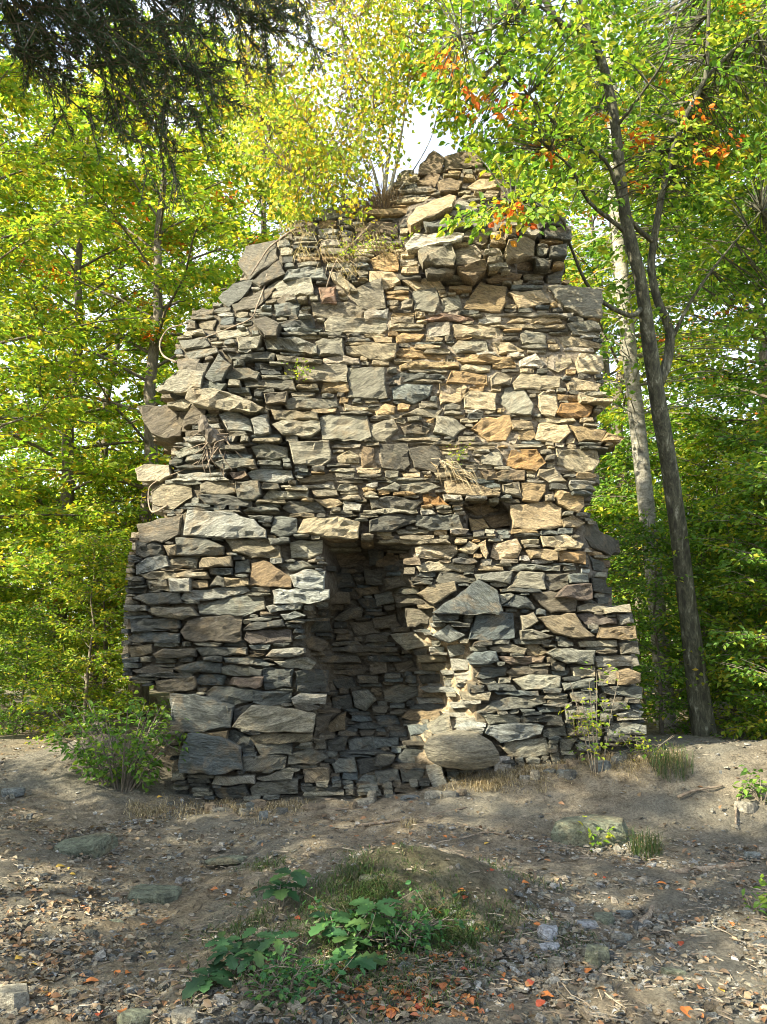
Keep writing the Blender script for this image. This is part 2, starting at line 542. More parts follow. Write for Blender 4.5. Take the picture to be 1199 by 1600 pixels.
# ---- mortar core: a thick body behind the stones
rng = random.Random(5)
def build_core():
    st = 6
    us = np.arange(182, 1018, st); vs = np.arange(236, 1296, st)
    n_u, n_v = len(us), len(vs)
    er = seg_dist(PX, PY, OUT, None)
    inner = in_wall & (er > 9)
    inside = np.zeros((n_v, n_u), bool)
    P = np.zeros((n_v, n_u, 3)); B = np.zeros((n_v, n_u, 3)); C = np.ones((n_v, n_u, 3))
    for a, v in enumerate(vs):
        for b, u in enumerate(us):
            i = int(np.clip((v - Y0) / ST, 0, GH - 1)); j = int(np.clip((u - X0) / ST, 0, GW - 1))
            inside[a, b] = inner[i, j]
            nz = noise.fractal(Vector((u * 0.03, v * 0.055, 1.7)), 0.8, 2.1, 4)
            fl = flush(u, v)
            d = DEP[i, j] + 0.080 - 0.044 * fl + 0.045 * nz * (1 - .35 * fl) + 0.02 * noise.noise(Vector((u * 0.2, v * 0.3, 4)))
            P[a, b] = W(u, v, WALL_Y + d)
            w = W(u, v, WALL_Y + d)
            B[a, b] = (w.x * 1.0, WALL_Y + 1.75 + 0.12 * nz, w.z)
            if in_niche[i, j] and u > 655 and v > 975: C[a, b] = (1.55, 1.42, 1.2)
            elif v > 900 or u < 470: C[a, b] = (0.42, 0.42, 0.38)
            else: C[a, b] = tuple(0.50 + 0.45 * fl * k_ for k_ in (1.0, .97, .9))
    vid = -np.ones((n_v, n_u), int)
    V = []; Cc = []
    cell = inside[:-1, :-1] & inside[1:, :-1] & inside[:-1, 1:] & inside[1:, 1:]
    Fc = []
    def pid(a, b):
        if vid[a, b] < 0:
            vid[a, b] = len(V) // 2
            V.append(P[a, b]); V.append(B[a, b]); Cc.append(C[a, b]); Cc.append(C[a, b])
        return vid[a, b] * 2
    edges = {}
    for a in range(n_v - 1):
        for b in range(n_u - 1):
            if not cell[a, b]: continue
            k = [pid(a, b), pid(a + 1, b), pid(a + 1, b + 1), pid(a, b + 1)]
            Fc.append(k)
            Fc.append([x + 1 for x in reversed(k)])
            for e in range(4):
                e0, e1 = k[e], k[(e + 1) % 4]
                if (e1, e0) in edges: del edges[(e1, e0)]
                else: edges[(e0, e1)] = 1
    for (e0, e1) in edges:
        Fc.append([e1, e0, e0 + 1, e1 + 1])
    V = np.array(V)
    V -= np.array(ruin.location)
    idx = np.array(Fc).ravel()
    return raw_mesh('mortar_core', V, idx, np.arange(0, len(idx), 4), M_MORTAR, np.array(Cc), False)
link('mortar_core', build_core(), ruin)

# ---- the stones, traced from the photograph region by region (region origin, stones in 2.725x pixels)
SC = 1199 / 440.0
COLORS = {'g': (.30, .285, .225), 't': (.48, .41, .28), 'o': (.44, .325, .175), 'O': (.47, .29, .12), 'b': (.18, .20, .19), 'd': (.135, .135, .115), 'w': (.50, .475, .41), 'n': (.24, .19, .125), 'r': (.32, .22, .165)}
REG = {}
REG[(180, 200)] = """
n 525,570 560,500 680,480 690,560 580,640
n 585,645 690,565 720,620 620,670
t 640,700 655,670 700,650 830,640 838,705 690,720
g 440,715 520,650 580,650 560,700 490,760
n 500,745 620,690 680,690 600,760 520,775
r 870,680 935,675 940,740 878,740
t 915,610 960,620 1030,690 990,690 930,640
g 1000,700 1130,640 1150,760 1050,770
n 1020,490 1030,430 1100,395 1200,410 1200,460 1110,450 1060,480
n 750,430 790,385 850,400 850,455 760,455
o 1090,560 1150,530 1200,540 1200,600 1110,600
g 740,600 880,590 900,640 720,640
g 680,750 790,735 770,790 690,800
g 840,745 990,740 1060,775 1050,810 850,800
w 1070,780 1160,770 1155,810 1065,815
g 895,830 920,805 1150,815 1155,860 1120,875 900,860
n 585,815 640,805 700,830 680,880 640,880 |.12
d 690,825 840,810 845,850 700,850
g 640,900 760,890 850,920 855,955 650,935 |.06
g 860,910 890,895 965,900 970,965 870,960
t 985,930 1195,920 1190,975 1140,985 990,960
n 330,775 370,765 420,775 415,795 330,795
o 355,820 430,820 415,860 365,850
g 300,950 430,935 440,960 320,980
n 260,985 300,980 360,985 340,1040 280,1035
n 350,1000 400,1000 385,1045 345,1045
g 385,1055 440,965 490,1010 450,1070 420,1080
t 170,1105 270,1035 375,1040 360,1105 300,1118 185,1115 |.14
g 365,1075 400,1070 470,1090 440,1115 370,1100
g 480,960 640,950 680,960 670,990 500,985
t 690,965 800,975 880,985 870,1000 700,990
w 890,980 950,970 1030,980 1035,1000 895,1005
g 990,1025 1140,1020 1155,1140 1090,1150 995,1140
g 780,1010 980,1005 985,1075 790,1070
d 600,1000 705,1005 705,1030 600,1030
g 480,1030 560,1020 610,1040 600,1070 480,1060
g 550,1070 750,1070 765,1110 560,1100
o 890,1085 985,1080 990,1120 880,1125
g 720,1165 760,1145 940,1155 950,1190 740,1195
t 520,890 620,885 600,930 530,935
g 270,900 380,890 400,930 300,940
t 430,860 560,850 570,880 450,895
g 880,350 960,335 1000,370 900,390
n 960,300 1030,300 1020,360 970,360
"""
REG[(580, 200)] = """
n 205,190 215,150 265,95 310,125 295,185
n 310,180 320,120 400,100 480,105 470,160 400,165
n 290,225 340,210 390,225 370,260 300,265
n 200,225 250,190 290,200 270,245
t 410,250 490,205 560,215 550,250 450,265
t 160,390 200,330 330,280 360,290 340,345 240,380 175,410 |.1
g 350,340 380,310 500,345 440,362
w 150,490 190,450 390,450 380,480 160,510 |.06
g 205,520 230,505 340,505 355,540 345,575 225,570
w 360,545 370,505 440,500 465,530 460,570 370,575
n 375,590 480,560 485,600 450,640 440,650 380,610
t 575,520 590,480 650,460 695,480 690,530 580,560 |.1
w 620,450 690,415 725,440 700,455 |.08
g 395,470 430,420 500,430 490,480 470,500
n 500,640 560,615 640,620 630,640 510,655
d 700,370 760,335 750,400 710,430
d 740,430 845,415 850,470 750,460
d 700,560 770,550 760,590 705,590
d 750,630 820,600 800,660 755,660
d 770,500 835,490 830,540 765,545
o 400,760 440,695 470,660 575,680 570,740 545,780
g 760,680 800,665 980,690 980,800 900,795 830,760
g 180,700 270,680 285,740 270,780 190,770
g 300,730 370,710 385,770 310,780
g 130,735 180,730 178,765 130,765
t 0,610 90,615 120,655 60,680 0,660
t 140,650 280,640 310,680 200,690
w 240,840 260,825 330,830 330,880 245,885
t 350,840 380,835 545,850 540,890 360,885
r 230,815 300,790 430,805 430,820
o 110,890 140,870 225,880 200,905 115,915
t 0,930 60,910 100,930 70,975 0,970
o 105,960 130,940 180,935 240,960 320,965 310,985 120,975
g 350,930 380,905 490,910 500,950 370,955
t 525,910 590,910 650,945 550,955
o 350,970 380,960 590,975 610,1000 400,1000
g 640,880 660,860 740,875 740,915 650,915
t 790,890 830,880 985,920 970,930 830,930
t 755,970 840,955 855,1000 800,1035 755,1020
t 880,990 895,960 985,970 990,1020 970,1040 890,1035
w 635,990 700,960 740,1000 720,1020 640,1015
o 125,1010 200,990 370,1000 370,1020 130,1025
t 385,1020 410,1005 505,1010 505,1035 385,1035
b 80,1070 140,1040 300,1050 310,1065 100,1080
o 325,1075 350,1035 490,1050 495,1095 330,1085
g 515,1065 540,1040 600,1060 590,1090 520,1095
t 610,1085 640,1045 805,1060 800,1105 620,1110
t 840,1090 870,1065 975,1090 960,1120 850,1115
b 90,1110 130,1095 260,1095 240,1140 180,1170 100,1150
t 295,1090 390,1085 405,1110 380,1160 300,1170
g 0,1040 60,1050 65,1130 0,1150
t 590,700 720,690 760,740 640,760
g 840,830 950,820 980,860 860,860
n 560,250 640,265 650,320 570,320
g 520,380 600,370 640,410 540,430
n 600,570 690,560 690,600 610,600
"""
REG[(580, 600)] = """
t 400,50 425,30 530,40 525,105 405,95
g 555,80 575,20 640,15 690,90 680,125 600,115
t 720,50 740,35 790,45 795,100 780,135 730,120
o 795,42 890,45 885,70 800,70
O 795,120 815,85 900,80 943,95 920,140 840,140
t 890,45 1030,65 1020,80 900,75 |.1
o 435,190 480,150 590,140 600,180 570,235 500,240
g 270,200 285,140 340,140 400,185 350,220
t 600,155 680,160 690,190 610,190
o 630,200 690,195 700,220 680,235 635,235
t 705,230 720,170 830,175 845,205 800,245 710,235
o 850,175 960,190 1000,200 975,240 890,240
o 1005,205 1080,225 1060,245 985,240 |.03
g 0,175 90,150 110,190 60,240 0,230
d 130,180 180,170 250,190 230,210 150,210
g 130,130 200,105 300,110 270,140
o 20,110 60,85 100,95 95,125 30,130
O 580,340 600,285 700,280 740,330 700,365 620,355
t 790,280 960,285 970,330 940,370 880,370 800,345
g 470,310 550,280 560,345 480,340
g 720,365 780,360 830,410 760,415 715,390
n 470,370 650,370 650,410 500,405
d 45,260 150,250 165,340 140,365 50,350
d 165,280 270,260 300,320 270,370 190,350
t 315,415 400,415 545,460 540,475 330,465
g 565,430 630,420 640,480 570,465
o 645,425 740,425 740,460 710,500 650,490
o 790,450 810,450 900,480 905,515 880,540 800,510
O 225,475 270,465 335,515 230,510
g 30,445 100,420 120,430 110,455
g 125,430 250,420 290,435 240,460 130,455
d 0,490 100,480 215,500 180,530 10,530
t 600,520 760,505 810,530 810,600 760,615 610,605
t 820,575 860,560 910,590 880,610 830,605
d 0,580 60,555 180,560 190,590 90,620 0,625 |.05
b 200,560 370,560 385,610 260,620 195,600
t 190,700 230,685 360,690 365,715 330,740 200,735
t 375,705 420,670 460,690 430,720
t 458,680 490,665 500,720 490,740
t 515,730 530,680 620,665 640,700 620,735 540,745
t 730,650 830,645 905,680 890,700 740,690
o 670,710 690,700 795,710 790,745 690,740
O 802,710 910,715 912,765 810,755
t 200,775 250,755 440,770 430,795 210,795
g 590,780 640,765 800,775 800,792 600,792
g 280,840 300,800 360,805 440,825 440,845 300,850
g 450,810 600,800 590,845 460,835
t 585,865 640,800 735,805 740,870
n 745,810 840,810 840,870 760,880 745,860
g 850,810 920,810 925,845 855,845
r 795,905 840,860 935,855 940,915 890,920
b 265,970 460,840 530,880 555,960 540,975 |.14
o 200,890 250,860 350,845 360,880 270,935
t 550,900 590,890 610,900 560,935
b 560,945 620,900 660,905 695,950 690,960
n 685,895 760,885 880,910 870,960 770,970 730,940
t 885,950 930,935 1000,950 980,970 890,970
t 1000,955 1100,940 1105,970 1010,975
b 420,1080 455,985 600,980 608,1080 480,1090 |.04
t 640,990 690,975 710,1010 650,1045
t 640,1052 690,1047 775,1075 700,1085 645,1085
o 715,1000 870,980 900,1030 950,1070 860,1075 790,1060
r 885,985 920,975 1040,1000 1045,1020 920,1020
w 1055,985 1110,975 1120,1015 1065,1025
O 970,1080 985,1040 1125,1035 1130,1080 1100,1088
t 90,1070 180,1060 245,1075 240,1115 150,1130
w 265,1070 330,1030 400,1070 330,1100
d 870,610 930,600 1040,660 1045,700 1020,725 940,690
n 400,525 470,505 540,535 450,565
n 480,565 585,545 595,600 520,610
o 420,575 478,575 500,610 430,620
d 930,735 990,760 1010,800 950,790
d 940,830 1000,840 1020,890 950,880
n 20,740 110,730 120,770 30,775
n 60,830 150,820 160,860 70,870
n 100,900 190,900 230,930 120,950
g 20,900 90,880 95,930 30,940
n 10,1000 100,980 120,1030 20,1040
n 150,960 250,970 240,1020 160,1030
"""
REG[(580, 900)] = """
t 890,280 1040,275 1045,300 900,300
g 1060,290 1130,280 1140,330 1070,330
t 755,330 800,310 950,320 945,375 840,370
t 510,305 600,290 660,310 650,330 530,325
o 665,300 700,290 750,320 730,340 670,335
b 415,355 450,325 530,325 540,360 500,375 430,375
r 545,345 740,343 720,370 600,378
b 450,430 480,390 575,390 570,425 480,440
n 580,410 620,385 750,390 750,415 600,420
t 610,440 680,425 805,430 805,470 660,485
d 500,460 600,465 620,490 510,490
t 380,500 505,500 500,530 390,525
g 455,580 520,540 600,515 730,515 745,540 680,560 560,575
t 470,590 600,590 635,605 630,625 510,630
w 490,670 510,645 640,630 735,640 720,675 560,705
d 645,600 810,590 810,620 650,625
t 565,740 580,710 740,695 750,760 680,775 600,765
g 735,660 820,640 830,680 740,685
t 230,735 245,712 300,690 380,676 460,682 510,712 540,755 545,785 520,805 400,825 300,803 245,775 |.26
t 970,400 1040,395 1052,420 1040,460 980,450
O 1057,410 1100,400 1145,415 1145,455 1060,460
w 960,345 1130,340 1140,380 970,385
g 980,470 1150,475 1150,520 1000,500
g 980,540 1080,535 1100,565 1000,570
w 1050,588 1110,572 1160,580 1140,605 1070,605
g 1000,640 1080,625 1170,640 1170,675 1010,680
g 810,700 880,690 850,740 810,745
g 60,490 110,465 190,475 195,510 120,540 65,530
O 135,600 160,580 290,577 290,600 180,615
b 170,560 240,545 310,550 300,573 190,575
b 105,790 130,760 150,740 240,750 235,800 150,800
b 0,700 110,690 115,720 0,735
b 160,640 240,635 245,665 170,680
t 245,645 330,600 345,660 270,670
w 240,830 300,815 325,885 270,900 |.08
n 0,370 60,370 65,410 0,420
o 265,525 320,520 310,570 250,570
n 100,370 170,360 200,400 120,410
n 210,430 290,420 300,450 220,460
b 20,600 100,590 120,630 40,640
d 30,760 100,770 90,800 20,810
d 130,830 220,840 210,870 140,880
d 20,840 110,830 120,870 30,890
w 330,300 400,290 410,330 340,340
w 345,355 410,360 415,400 350,400
w 360,420 440,415 440,450 370,455
g 830,560 950,550 960,600 840,610
g 850,500 960,490 960,530 860,535
g 820,460 950,440 950,475 830,485
t 860,390 950,385 950,425 870,430
g 880,620 980,625 970,680 890,680
"""
REG[(160, 600)] = """
t 355,60 370,25 480,20 600,60 685,95 650,110 480,100 390,85 |.08
t 280,75 340,65 380,75 365,100 280,95
n 150,95 330,95 345,160 325,215 270,225 215,205 180,160
n 345,165 380,85 440,100 420,160 350,180
w 500,130 560,115 625,150 635,200 540,190
w 635,150 700,130 710,205 650,210
o 720,110 910,120 915,150 740,150
t 730,170 770,155 915,160 925,190 880,220 770,210
g 930,150 950,135 1120,135 1140,220 1090,235 940,230
t 1030,85 1150,100 1190,95 1190,115 1040,112
g 785,70 810,55 1000,60 1010,95 900,105 790,90
n 690,40 780,35 780,75 700,80
n 890,5 1040,0 1035,35 960,35
g 640,270 700,250 780,270 785,310 720,320 660,310
g 800,250 960,245 970,320 930,345 820,335
t 1000,310 1050,285 1090,305 1090,335 1010,335
n 1105,270 1160,275 1165,350 1110,350
t 300,285 400,260 425,280 330,310
t 480,335 520,320 640,320 650,345 520,360
t 140,360 180,345 280,350 290,390 240,410 150,405 |.08
w 620,380 650,365 800,370 810,400 760,415 650,410
g 835,405 900,385 975,380 985,410 850,415
r 540,375 600,370 615,390 560,400
t 420,430 450,415 560,425 565,460 520,470 425,460
g 570,420 660,415 668,470 640,490 580,480
d 415,475 500,470 630,492 630,520 440,505
o 205,460 260,430 370,430 375,480 300,530 220,510 |.06
t 690,480 720,450 870,460 870,485 700,490
w 765,430 980,425 985,445 770,440
g 770,525 800,500 920,505 945,545 850,550 790,540
t 905,490 1000,490 1020,510 960,525
w 1030,490 1100,510 1095,540 1030,535
g 900,450 990,447 1000,475 910,480
w 350,640 365,540 560,555 640,580 690,620 690,645 500,650 |.09
g 720,630 740,565 820,575 825,630 760,645
t 835,630 860,580 1000,570 1090,590 1085,650 1000,650 |.05
g 1110,590 1200,570 1200,620 1130,635
n 150,600 330,560 320,640 250,670 165,665
d 145,672 240,667 260,720 180,735 150,720
o 265,690 312,685 310,725 280,730
g 315,660 420,655 510,690 510,720 350,730 318,725
o 525,665 700,660 750,690 755,735 640,735 560,710
t 800,680 850,670 935,670 930,715 880,740 810,735
g 710,655 790,655 790,672 720,685
w 145,770 190,740 270,735 280,775 150,805
g 285,750 320,740 400,745 395,780 290,780
o 415,760 430,740 545,735 545,775 420,778
g 565,760 620,750 628,800 570,805
O 630,855 640,770 690,755 805,825 800,860
g 745,765 850,755 940,775 800,795
w 805,815 860,797 945,800 940,870 880,875 820,860
w 730,880 850,872 960,880 960,910 880,930 735,930
t 150,808 270,797 440,800 450,825 200,832
t 190,836 270,830 280,880 200,870
w 285,830 365,826 365,880 290,880
O 375,865 385,840 440,840 445,865
g 460,860 490,815 518,830 518,860
o 522,825 610,825 620,855 530,860
w 335,915 360,885 600,865 625,885 480,915 360,925
d 130,910 200,890 320,890 330,930 200,935
t 190,965 220,955 370,950 400,985 330,1000 250,990
g 410,940 560,905 680,905 690,960 590,985 420,975
w 700,945 850,935 840,960 720,970
w 765,980 820,970 860,985 780,1005
d 120,1005 320,1002 330,1040 250,1050 130,1055
n 335,1055 370,1015 440,995 590,990 590,1090 400,1095 360,1080 |.06
d 605,1045 630,1020 760,1005 770,1030 640,1047
r 610,1085 620,1055 800,1050 805,1095 640,1105
b 110,1085 140,1062 250,1057 325,1067 320,1100 130,1100
d 945,810 1050,810 1070,860 960,865
n 985,1000 1040,960 1105,950 1100,990 1020,1010
n 950,730 1060,715 1120,740 1115,785 980,770
o 1080,870 1170,865 1175,890 1100,900
n 960,880 1050,890 1050,930 970,935
d 1090,920 1180,910 1190,950 1110,950
d 860,1020 960,1010 970,1050 870,1060
n 1060,1020 1160,1010 1180,1060 1080,1070
d 1130,700 1190,690 1195,760 1140,770
n 1120,790 1190,800 1190,850 1130,850
"""
REG[(160, 900)] = """
o 118,300 200,292 205,325 125,345
n 220,330 260,312 395,312 395,340 230,348
b 400,310 460,300 610,305 610,335 430,340
w 700,340 730,312 850,310 857,330 760,345
t 735,365 860,350 900,375 880,395 760,385
b 520,350 620,345 730,375 700,385 530,370
b 300,395 400,365 500,375 500,410 340,412
g 505,390 540,380 620,390 620,425 515,415
n 130,400 190,385 300,395 290,415 150,415
n 230,450 380,430 395,460 380,485 240,490
b 400,440 420,420 520,425 510,460 405,458
r 540,460 560,435 680,435 670,470 650,480
d 625,390 680,400 670,430 630,420
b 690,395 810,400 800,470 700,480 682,440
d 825,410 960,405 960,490 830,490
g 445,500 480,475 640,487 640,530 560,545 450,525
b 645,490 800,495 800,535 720,550 645,540
w 810,520 850,500 950,510 945,545 820,545
b 290,505 390,510 555,560 540,640 400,660 300,655 |.06
t 555,640 590,600 640,555 740,560 900,590 890,660 700,660 |.08
d 565,570 635,547 600,590 560,620
o 400,672 530,662 525,705 470,690
b 345,735 370,675 480,692 580,740 590,820 480,840 330,835 325,800 |.14
b 530,680 560,655 630,690 640,730 600,735 540,710
o 630,690 700,672 890,675 890,705 780,712 650,715
g 655,720 800,717 800,760 680,765
g 600,775 690,766 780,772 770,820 640,830 610,825
o 940,660 1000,600 1035,585 1030,650 960,672
n 910,600 980,590 940,650 905,680
w 470,885 490,855 640,855 645,885 500,890
d 480,910 600,892 620,930 540,960 490,940
g 635,905 660,882 830,870 830,925 640,938
g 660,862 740,837 810,840 800,865 690,872
o 225,760 250,730 340,725 335,765
d 240,690 330,675 340,715 250,720
g 800,760 880,740 960,775 900,800 790,800
b 1040,640 1120,625 1200,640 1130,655
g 1080,880 1120,850 1190,860 1180,885
g 1070,500 1130,490 1160,530 1120,570 1080,555
n 860,270 900,260 960,285 930,320 880,310
d 980,440 1060,430 1080,470 1000,480
n 1100,400 1190,390 1190,430 1110,440
d 980,520 1050,510 1060,560 990,570
b 1050,700 1150,690 1160,740 1060,745
d 960,700 1040,690 1030,740 970,750
g 980,800 1070,780 1080,830 1000,840
d 1090,790 1180,770 1190,820 1100,840
n 860,830 960,820 960,870 870,880
"""
stones = []                       # (pixel polygon, colour key, proud)
occ = np.zeros((GH, GW), bool)
for (ox, oy), txt in REG.items():
    for line in txt.strip().split('\n'):
        proud = None
        if '|' in line:
            line, p_ = line.split('|'); proud = float(p_)
        t = line.split()
        poly = [tuple(float(c) for c in s.split(',')) for s in t[1:]]
        poly = [(ox + x / SC, oy + y / SC) for x, y in poly]
        cx_ = sum(p[0] for p in poly) / len(poly); cy_ = sum(p[1] for p in poly) / len(poly)
        ex = lambda a, c: a + max(-2.2, min(2.2, (a - c) * .14))
        poly = [(ex(x, cx_), ex(y, cy_)) for x, y in poly]
        m = raster(poly)
        area = m.sum()
        if area and (m & occ).sum() > 0.35 * area: continue      # traced twice in overlapping views
        stones.append([poly, t[0], proud])
        occ |= m
N_TRACED = len(stones)
# rubble between them: low courses of thin slates in whatever is still bare
free_all = in_wall & ~in_hole
used = occ.copy()
used[:, 1:] |= occ[:, :-1]; used[:, :-1] |= occ[:, 1:]
rs = random.Random(11)
row = 0
while row < GH - 4:
    hgt = rs.choice([2, 3, 3, 4, 4, 5, 6])
    band = (free_all & ~used)
    j = 0
    while j < GW:
        if not band[row, j]:
            j += 1; continue
        k = j
        wmax = rs.randint(18, 84)
        need = max(2, int(hgt * 0.7))
        while k < GW and k - j < wmax and band[row:row + need, k].all(): k += 1
        if k - j < max(7, 2.4 * need):
            j = k + 1; continue
        hh2 = need
        while hh2 < hgt and row + hh2 < GH and band[row + hh2, j:k].mean() > 0.8: hh2 += 1
        x0, x1 = X0 + j * ST, X0 + k * ST
        y0, y1 = Y0 + row * ST, Y0 + (row + hh2) * ST
        w_, h_ = x1 - x0, y1 - y0
        jx = min(10, w_ * 0.16); jy = h_ * 0.2
        poly = [(x0 + rs.uniform(0, jx), y0 + rs.uniform(0, jy)), (x0 + w_ * rs.uniform(.35, .65), y0 + rs.uniform(-1.5, jy * .6)), (x1 - rs.uniform(0, jx), y0 + rs.uniform(0, jy)),
                (x1 - rs.uniform(0, jx), y1 - rs.uniform(0, jy)), (x0 + w_ * rs.uniform(.35, .65), y1 - rs.uniform(-1.0, jy * .5)), (x0 + rs.uniform(0, jx), y1 - rs.uniform(0, jy))]
        cx, cy = (x0 + x1) / 2, (y0 + y1) / 2
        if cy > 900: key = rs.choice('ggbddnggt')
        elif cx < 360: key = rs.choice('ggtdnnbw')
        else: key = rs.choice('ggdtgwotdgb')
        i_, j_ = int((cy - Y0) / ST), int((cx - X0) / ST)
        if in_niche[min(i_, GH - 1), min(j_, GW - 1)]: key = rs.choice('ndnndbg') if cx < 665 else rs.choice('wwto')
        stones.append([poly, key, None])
        used[row:row + hh2, j:k + 1] = True
        j = k + 1
    row += 1

def stone_geo(poly, key, proud, rr, thick=None, flat=1.0):
    """irregular split slate block: returns verts, faces, colours"""
    cx = sum(p[0] for p in poly) / len(poly); cy = sum(p[1] for p in poly) / len(poly)
    d0 = dep(cx, cy)
    gx = max(-.0055, min(.0055, dep(cx, cy, GXd) * 0.6)); gy = max(-.004, min(.004, dep(cx, cy, GYd) * 0.5))
    if proud is None:
        fl = flush(cx, cy)
        proud = rr.uniform(-0.03 + .02 * fl, 0.085 - .06 * fl)
    ta, tb = rr.gauss(0, .00035), rr.gauss(0, .0005)
    def depth(u, v): return d0 + (gx + ta) * (u - cx) + (gy + tb) * (v - cy) - proud
    Yc = WALL_Y + depth(cx, cy)
    o = W(cx, cy, Yc)
    pts = []
    for u, v in poly:
        p = W(u, v, WALL_Y + depth(u, v))
        pts.append(((p.x - o.x), (p.z - o.z), p.y - o.y))
    # subdivide the outline into ragged, chipped edges
    seed = Vector((cx * 0.37, cy * 0.53, 2.0))
    ring = []
    n = len(pts)
    for k in range(n):
        a = pts[k]; b = pts[(k + 1) % n]
        L = math.hypot(b[0] - a[0], b[1] - a[1])
        m = max(1, int(L / 0.06))
        for s in range(m):
            t = s / m
            x = a[0] + (b[0] - a[0]) * t; z = a[1] + (b[1] - a[1]) * t; y = a[2] + (b[2] - a[2]) * t
            j = 0.010 if s else 0.005
            ring.append((x + rr.uniform(-j, j), z + rr.uniform(-j, j), y))
    area = 0
    for k in range(len(ring)):
        a = ring[k]; b = ring[(k + 1) % len(ring)]
        area += a[0] * b[1] - b[0] * a[1]
    if area < 0: ring.reverse()
    nr = len(ring)
    xsn = [p[0] for p in ring]; zsn = [p[1] for p in ring]
    w, h = max(xsn) - min(xsn), max(zsn) - min(zsn)
    sp = max(0.026, min(w, h) * 0.17)
    inset = min(0.010, min(w, h) * 0.12)
    pv = [Vector((p[0], p[1])) for p in ring]
    # inset ring
    inner = []
    for k in range(nr):
        a, b, c = pv[k - 1], pv[k], pv[(k + 1) % nr]
        t = (c - a)
        nn = Vector((-t.y, t.x))
        if nn.length < 1e-6: nn = -b
        nn.normalize()
        inner.append(b + nn * inset * rr.uniform(.6, 1.5))
    pts2 = list(inner)
    z = min(zsn) + sp * 0.6
    while z < max(zsn):
        x = min(xsn) + sp * 0.6
        while x < max(xsn):
            pts2.append(Vector((x + rr.uniform(-.3, .3) * sp, z + rr.uniform(-.3, .3) * sp)))
            x += sp * 1.7
        z += sp
    edges = [(k, (k + 1) % nr) for k in range(nr)]
    V2, E2, F2, ov, _, _ = delaunay_2d_cdt(pts2, edges, [], 1, 1e-5)
    # plane of the outline for y
    def plane_y(x, zz):
        u = x / (Yc / F) ; v = -zz / (Yc / F)
        return (gx + ta) * u + (gy + tb) * v
    skew = rr.uniform(-.5, .35)
    dish = rr.uniform(-.012, .022)
    if proud > .25: dish, flat = .12, .5           # the rounded boulder at the niche
    step = rr.choice([0.008, 0.012, 0.02]) * flat
    hw, hh = max(w, .02) / 2, max(h, .02) / 2
    mx, mz = (max(xsn) + min(xsn)) / 2, (max(zsn) + min(zsn)) / 2
    VV = []
    for p in V2:
        nz = noise.fractal(Vector((p.x * 5 + p.y * skew * 5, p.y * 17 - p.x * skew * 17, 0)) + seed, 0.9, 2.0, 3)
        led = math.floor(nz * 3.0) / 3.0
        e = ((p.x - mx) / hw) ** 2 + ((p.y - mz) / hh) ** 2
        y = plane_y(p.x, p.y) - led * step * 1.3 - nz * 0.014 * flat - dish * (1 - min(1, e))
        VV.append((p.x, y, p.y))
    Fc = [tuple(f) for f in F2]
    base = len(VV)
    th = thick if thick else rr.uniform(0.22, 0.36)
    bev = min(0.016, min(w, h) * 0.2)
    for p in ring:
        VV.append((p[0], plane_y(p[0], p[1]) + bev * rr.uniform(.5, 1.3), p[1]))
    bk = len(VV)
    for p in ring:
        VV.append((p[0] * .9, th, p[1] * .9))
    # map ring index to cdt output index
    omap = {}
    for k, lst in enumerate(ov):
        for q_ in lst:
            if q_ < nr: omap[q_] = k
    for k in range(nr):
        k2 = (k + 1) % nr
        if k in omap and k2 in omap:
            Fc.append((base + k, base + k2, omap[k2], omap[k]))
        Fc.append((bk + k, bk + k2, base + k2, base + k))
    c = COLORS[key]
    f = rr.uniform(.72, 1.2)
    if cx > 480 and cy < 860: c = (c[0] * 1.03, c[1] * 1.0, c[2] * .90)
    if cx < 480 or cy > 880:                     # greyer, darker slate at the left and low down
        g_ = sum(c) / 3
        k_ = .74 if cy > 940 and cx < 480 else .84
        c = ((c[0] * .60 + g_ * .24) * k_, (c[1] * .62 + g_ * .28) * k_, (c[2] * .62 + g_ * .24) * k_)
    wb = rr.uniform(-.06, .06)
    c = (c[0] * f * (1 + wb), c[1] * f, c[2] * f * (1 - wb))
    return o, VV, Fc, c, w * h

rs = random.Random(3)
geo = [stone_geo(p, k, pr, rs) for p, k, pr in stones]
order = sorted(range(len(geo)), key=lambda i: -geo[i][4])
single = set(order[:300])
mbs = MB()
ro = ruin.location
for i, (o, VV, Fc, c, ar) in enumerate(geo):
    if i in single:
        mb = MB(); mb.add(VV, Fc, c)
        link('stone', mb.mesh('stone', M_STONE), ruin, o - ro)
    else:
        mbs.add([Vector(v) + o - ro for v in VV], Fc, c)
# stones of the side faces and the back, in courses
def block(mb, c, sx, sy, sz, col, rr, rz=0):
    V = []
    for a in (-1, 1):
        for b in (-1, 0, 1):
            for d in (-1, 1):
                bul = 1.1 if b == 0 else 1.0
                V.append(Vector((a * sx * bul * rr.uniform(.85, 1.1), b * sy * rr.uniform(.85, 1.1), d * sz * bul * rr.uniform(.8, 1.15))))
    q = lambda a, b, d: a * 6 + b * 2 + d
    Fc = []
    for b in (0, 1):
        Fc += [(q(0, b, 0), q(0, b, 1), q(0, b + 1, 1), q(0, b + 1, 0)), (q(1, b, 1), q(1, b, 0), q(1, b + 1, 0), q(1, b + 1, 1)),
               (q(0, b, 1), q(1, b, 1), q(1, b + 1, 1), q(0, b + 1, 1)), (q(1, b, 0), q(0, b, 0), q(0, b + 1, 0), q(1, b + 1, 0))]
    Fc += [(q(0, 0, 0), q(1, 0, 0), q(1, 0, 1), q(0, 0, 1)), (q(1, 2, 0), q(0, 2, 0), q(0, 2, 1), q(1, 2, 1))]
    M = Matrix.Rotation(rz, 3, 'Z')
    mb.add([M @ v + c for v in V], Fc, col)
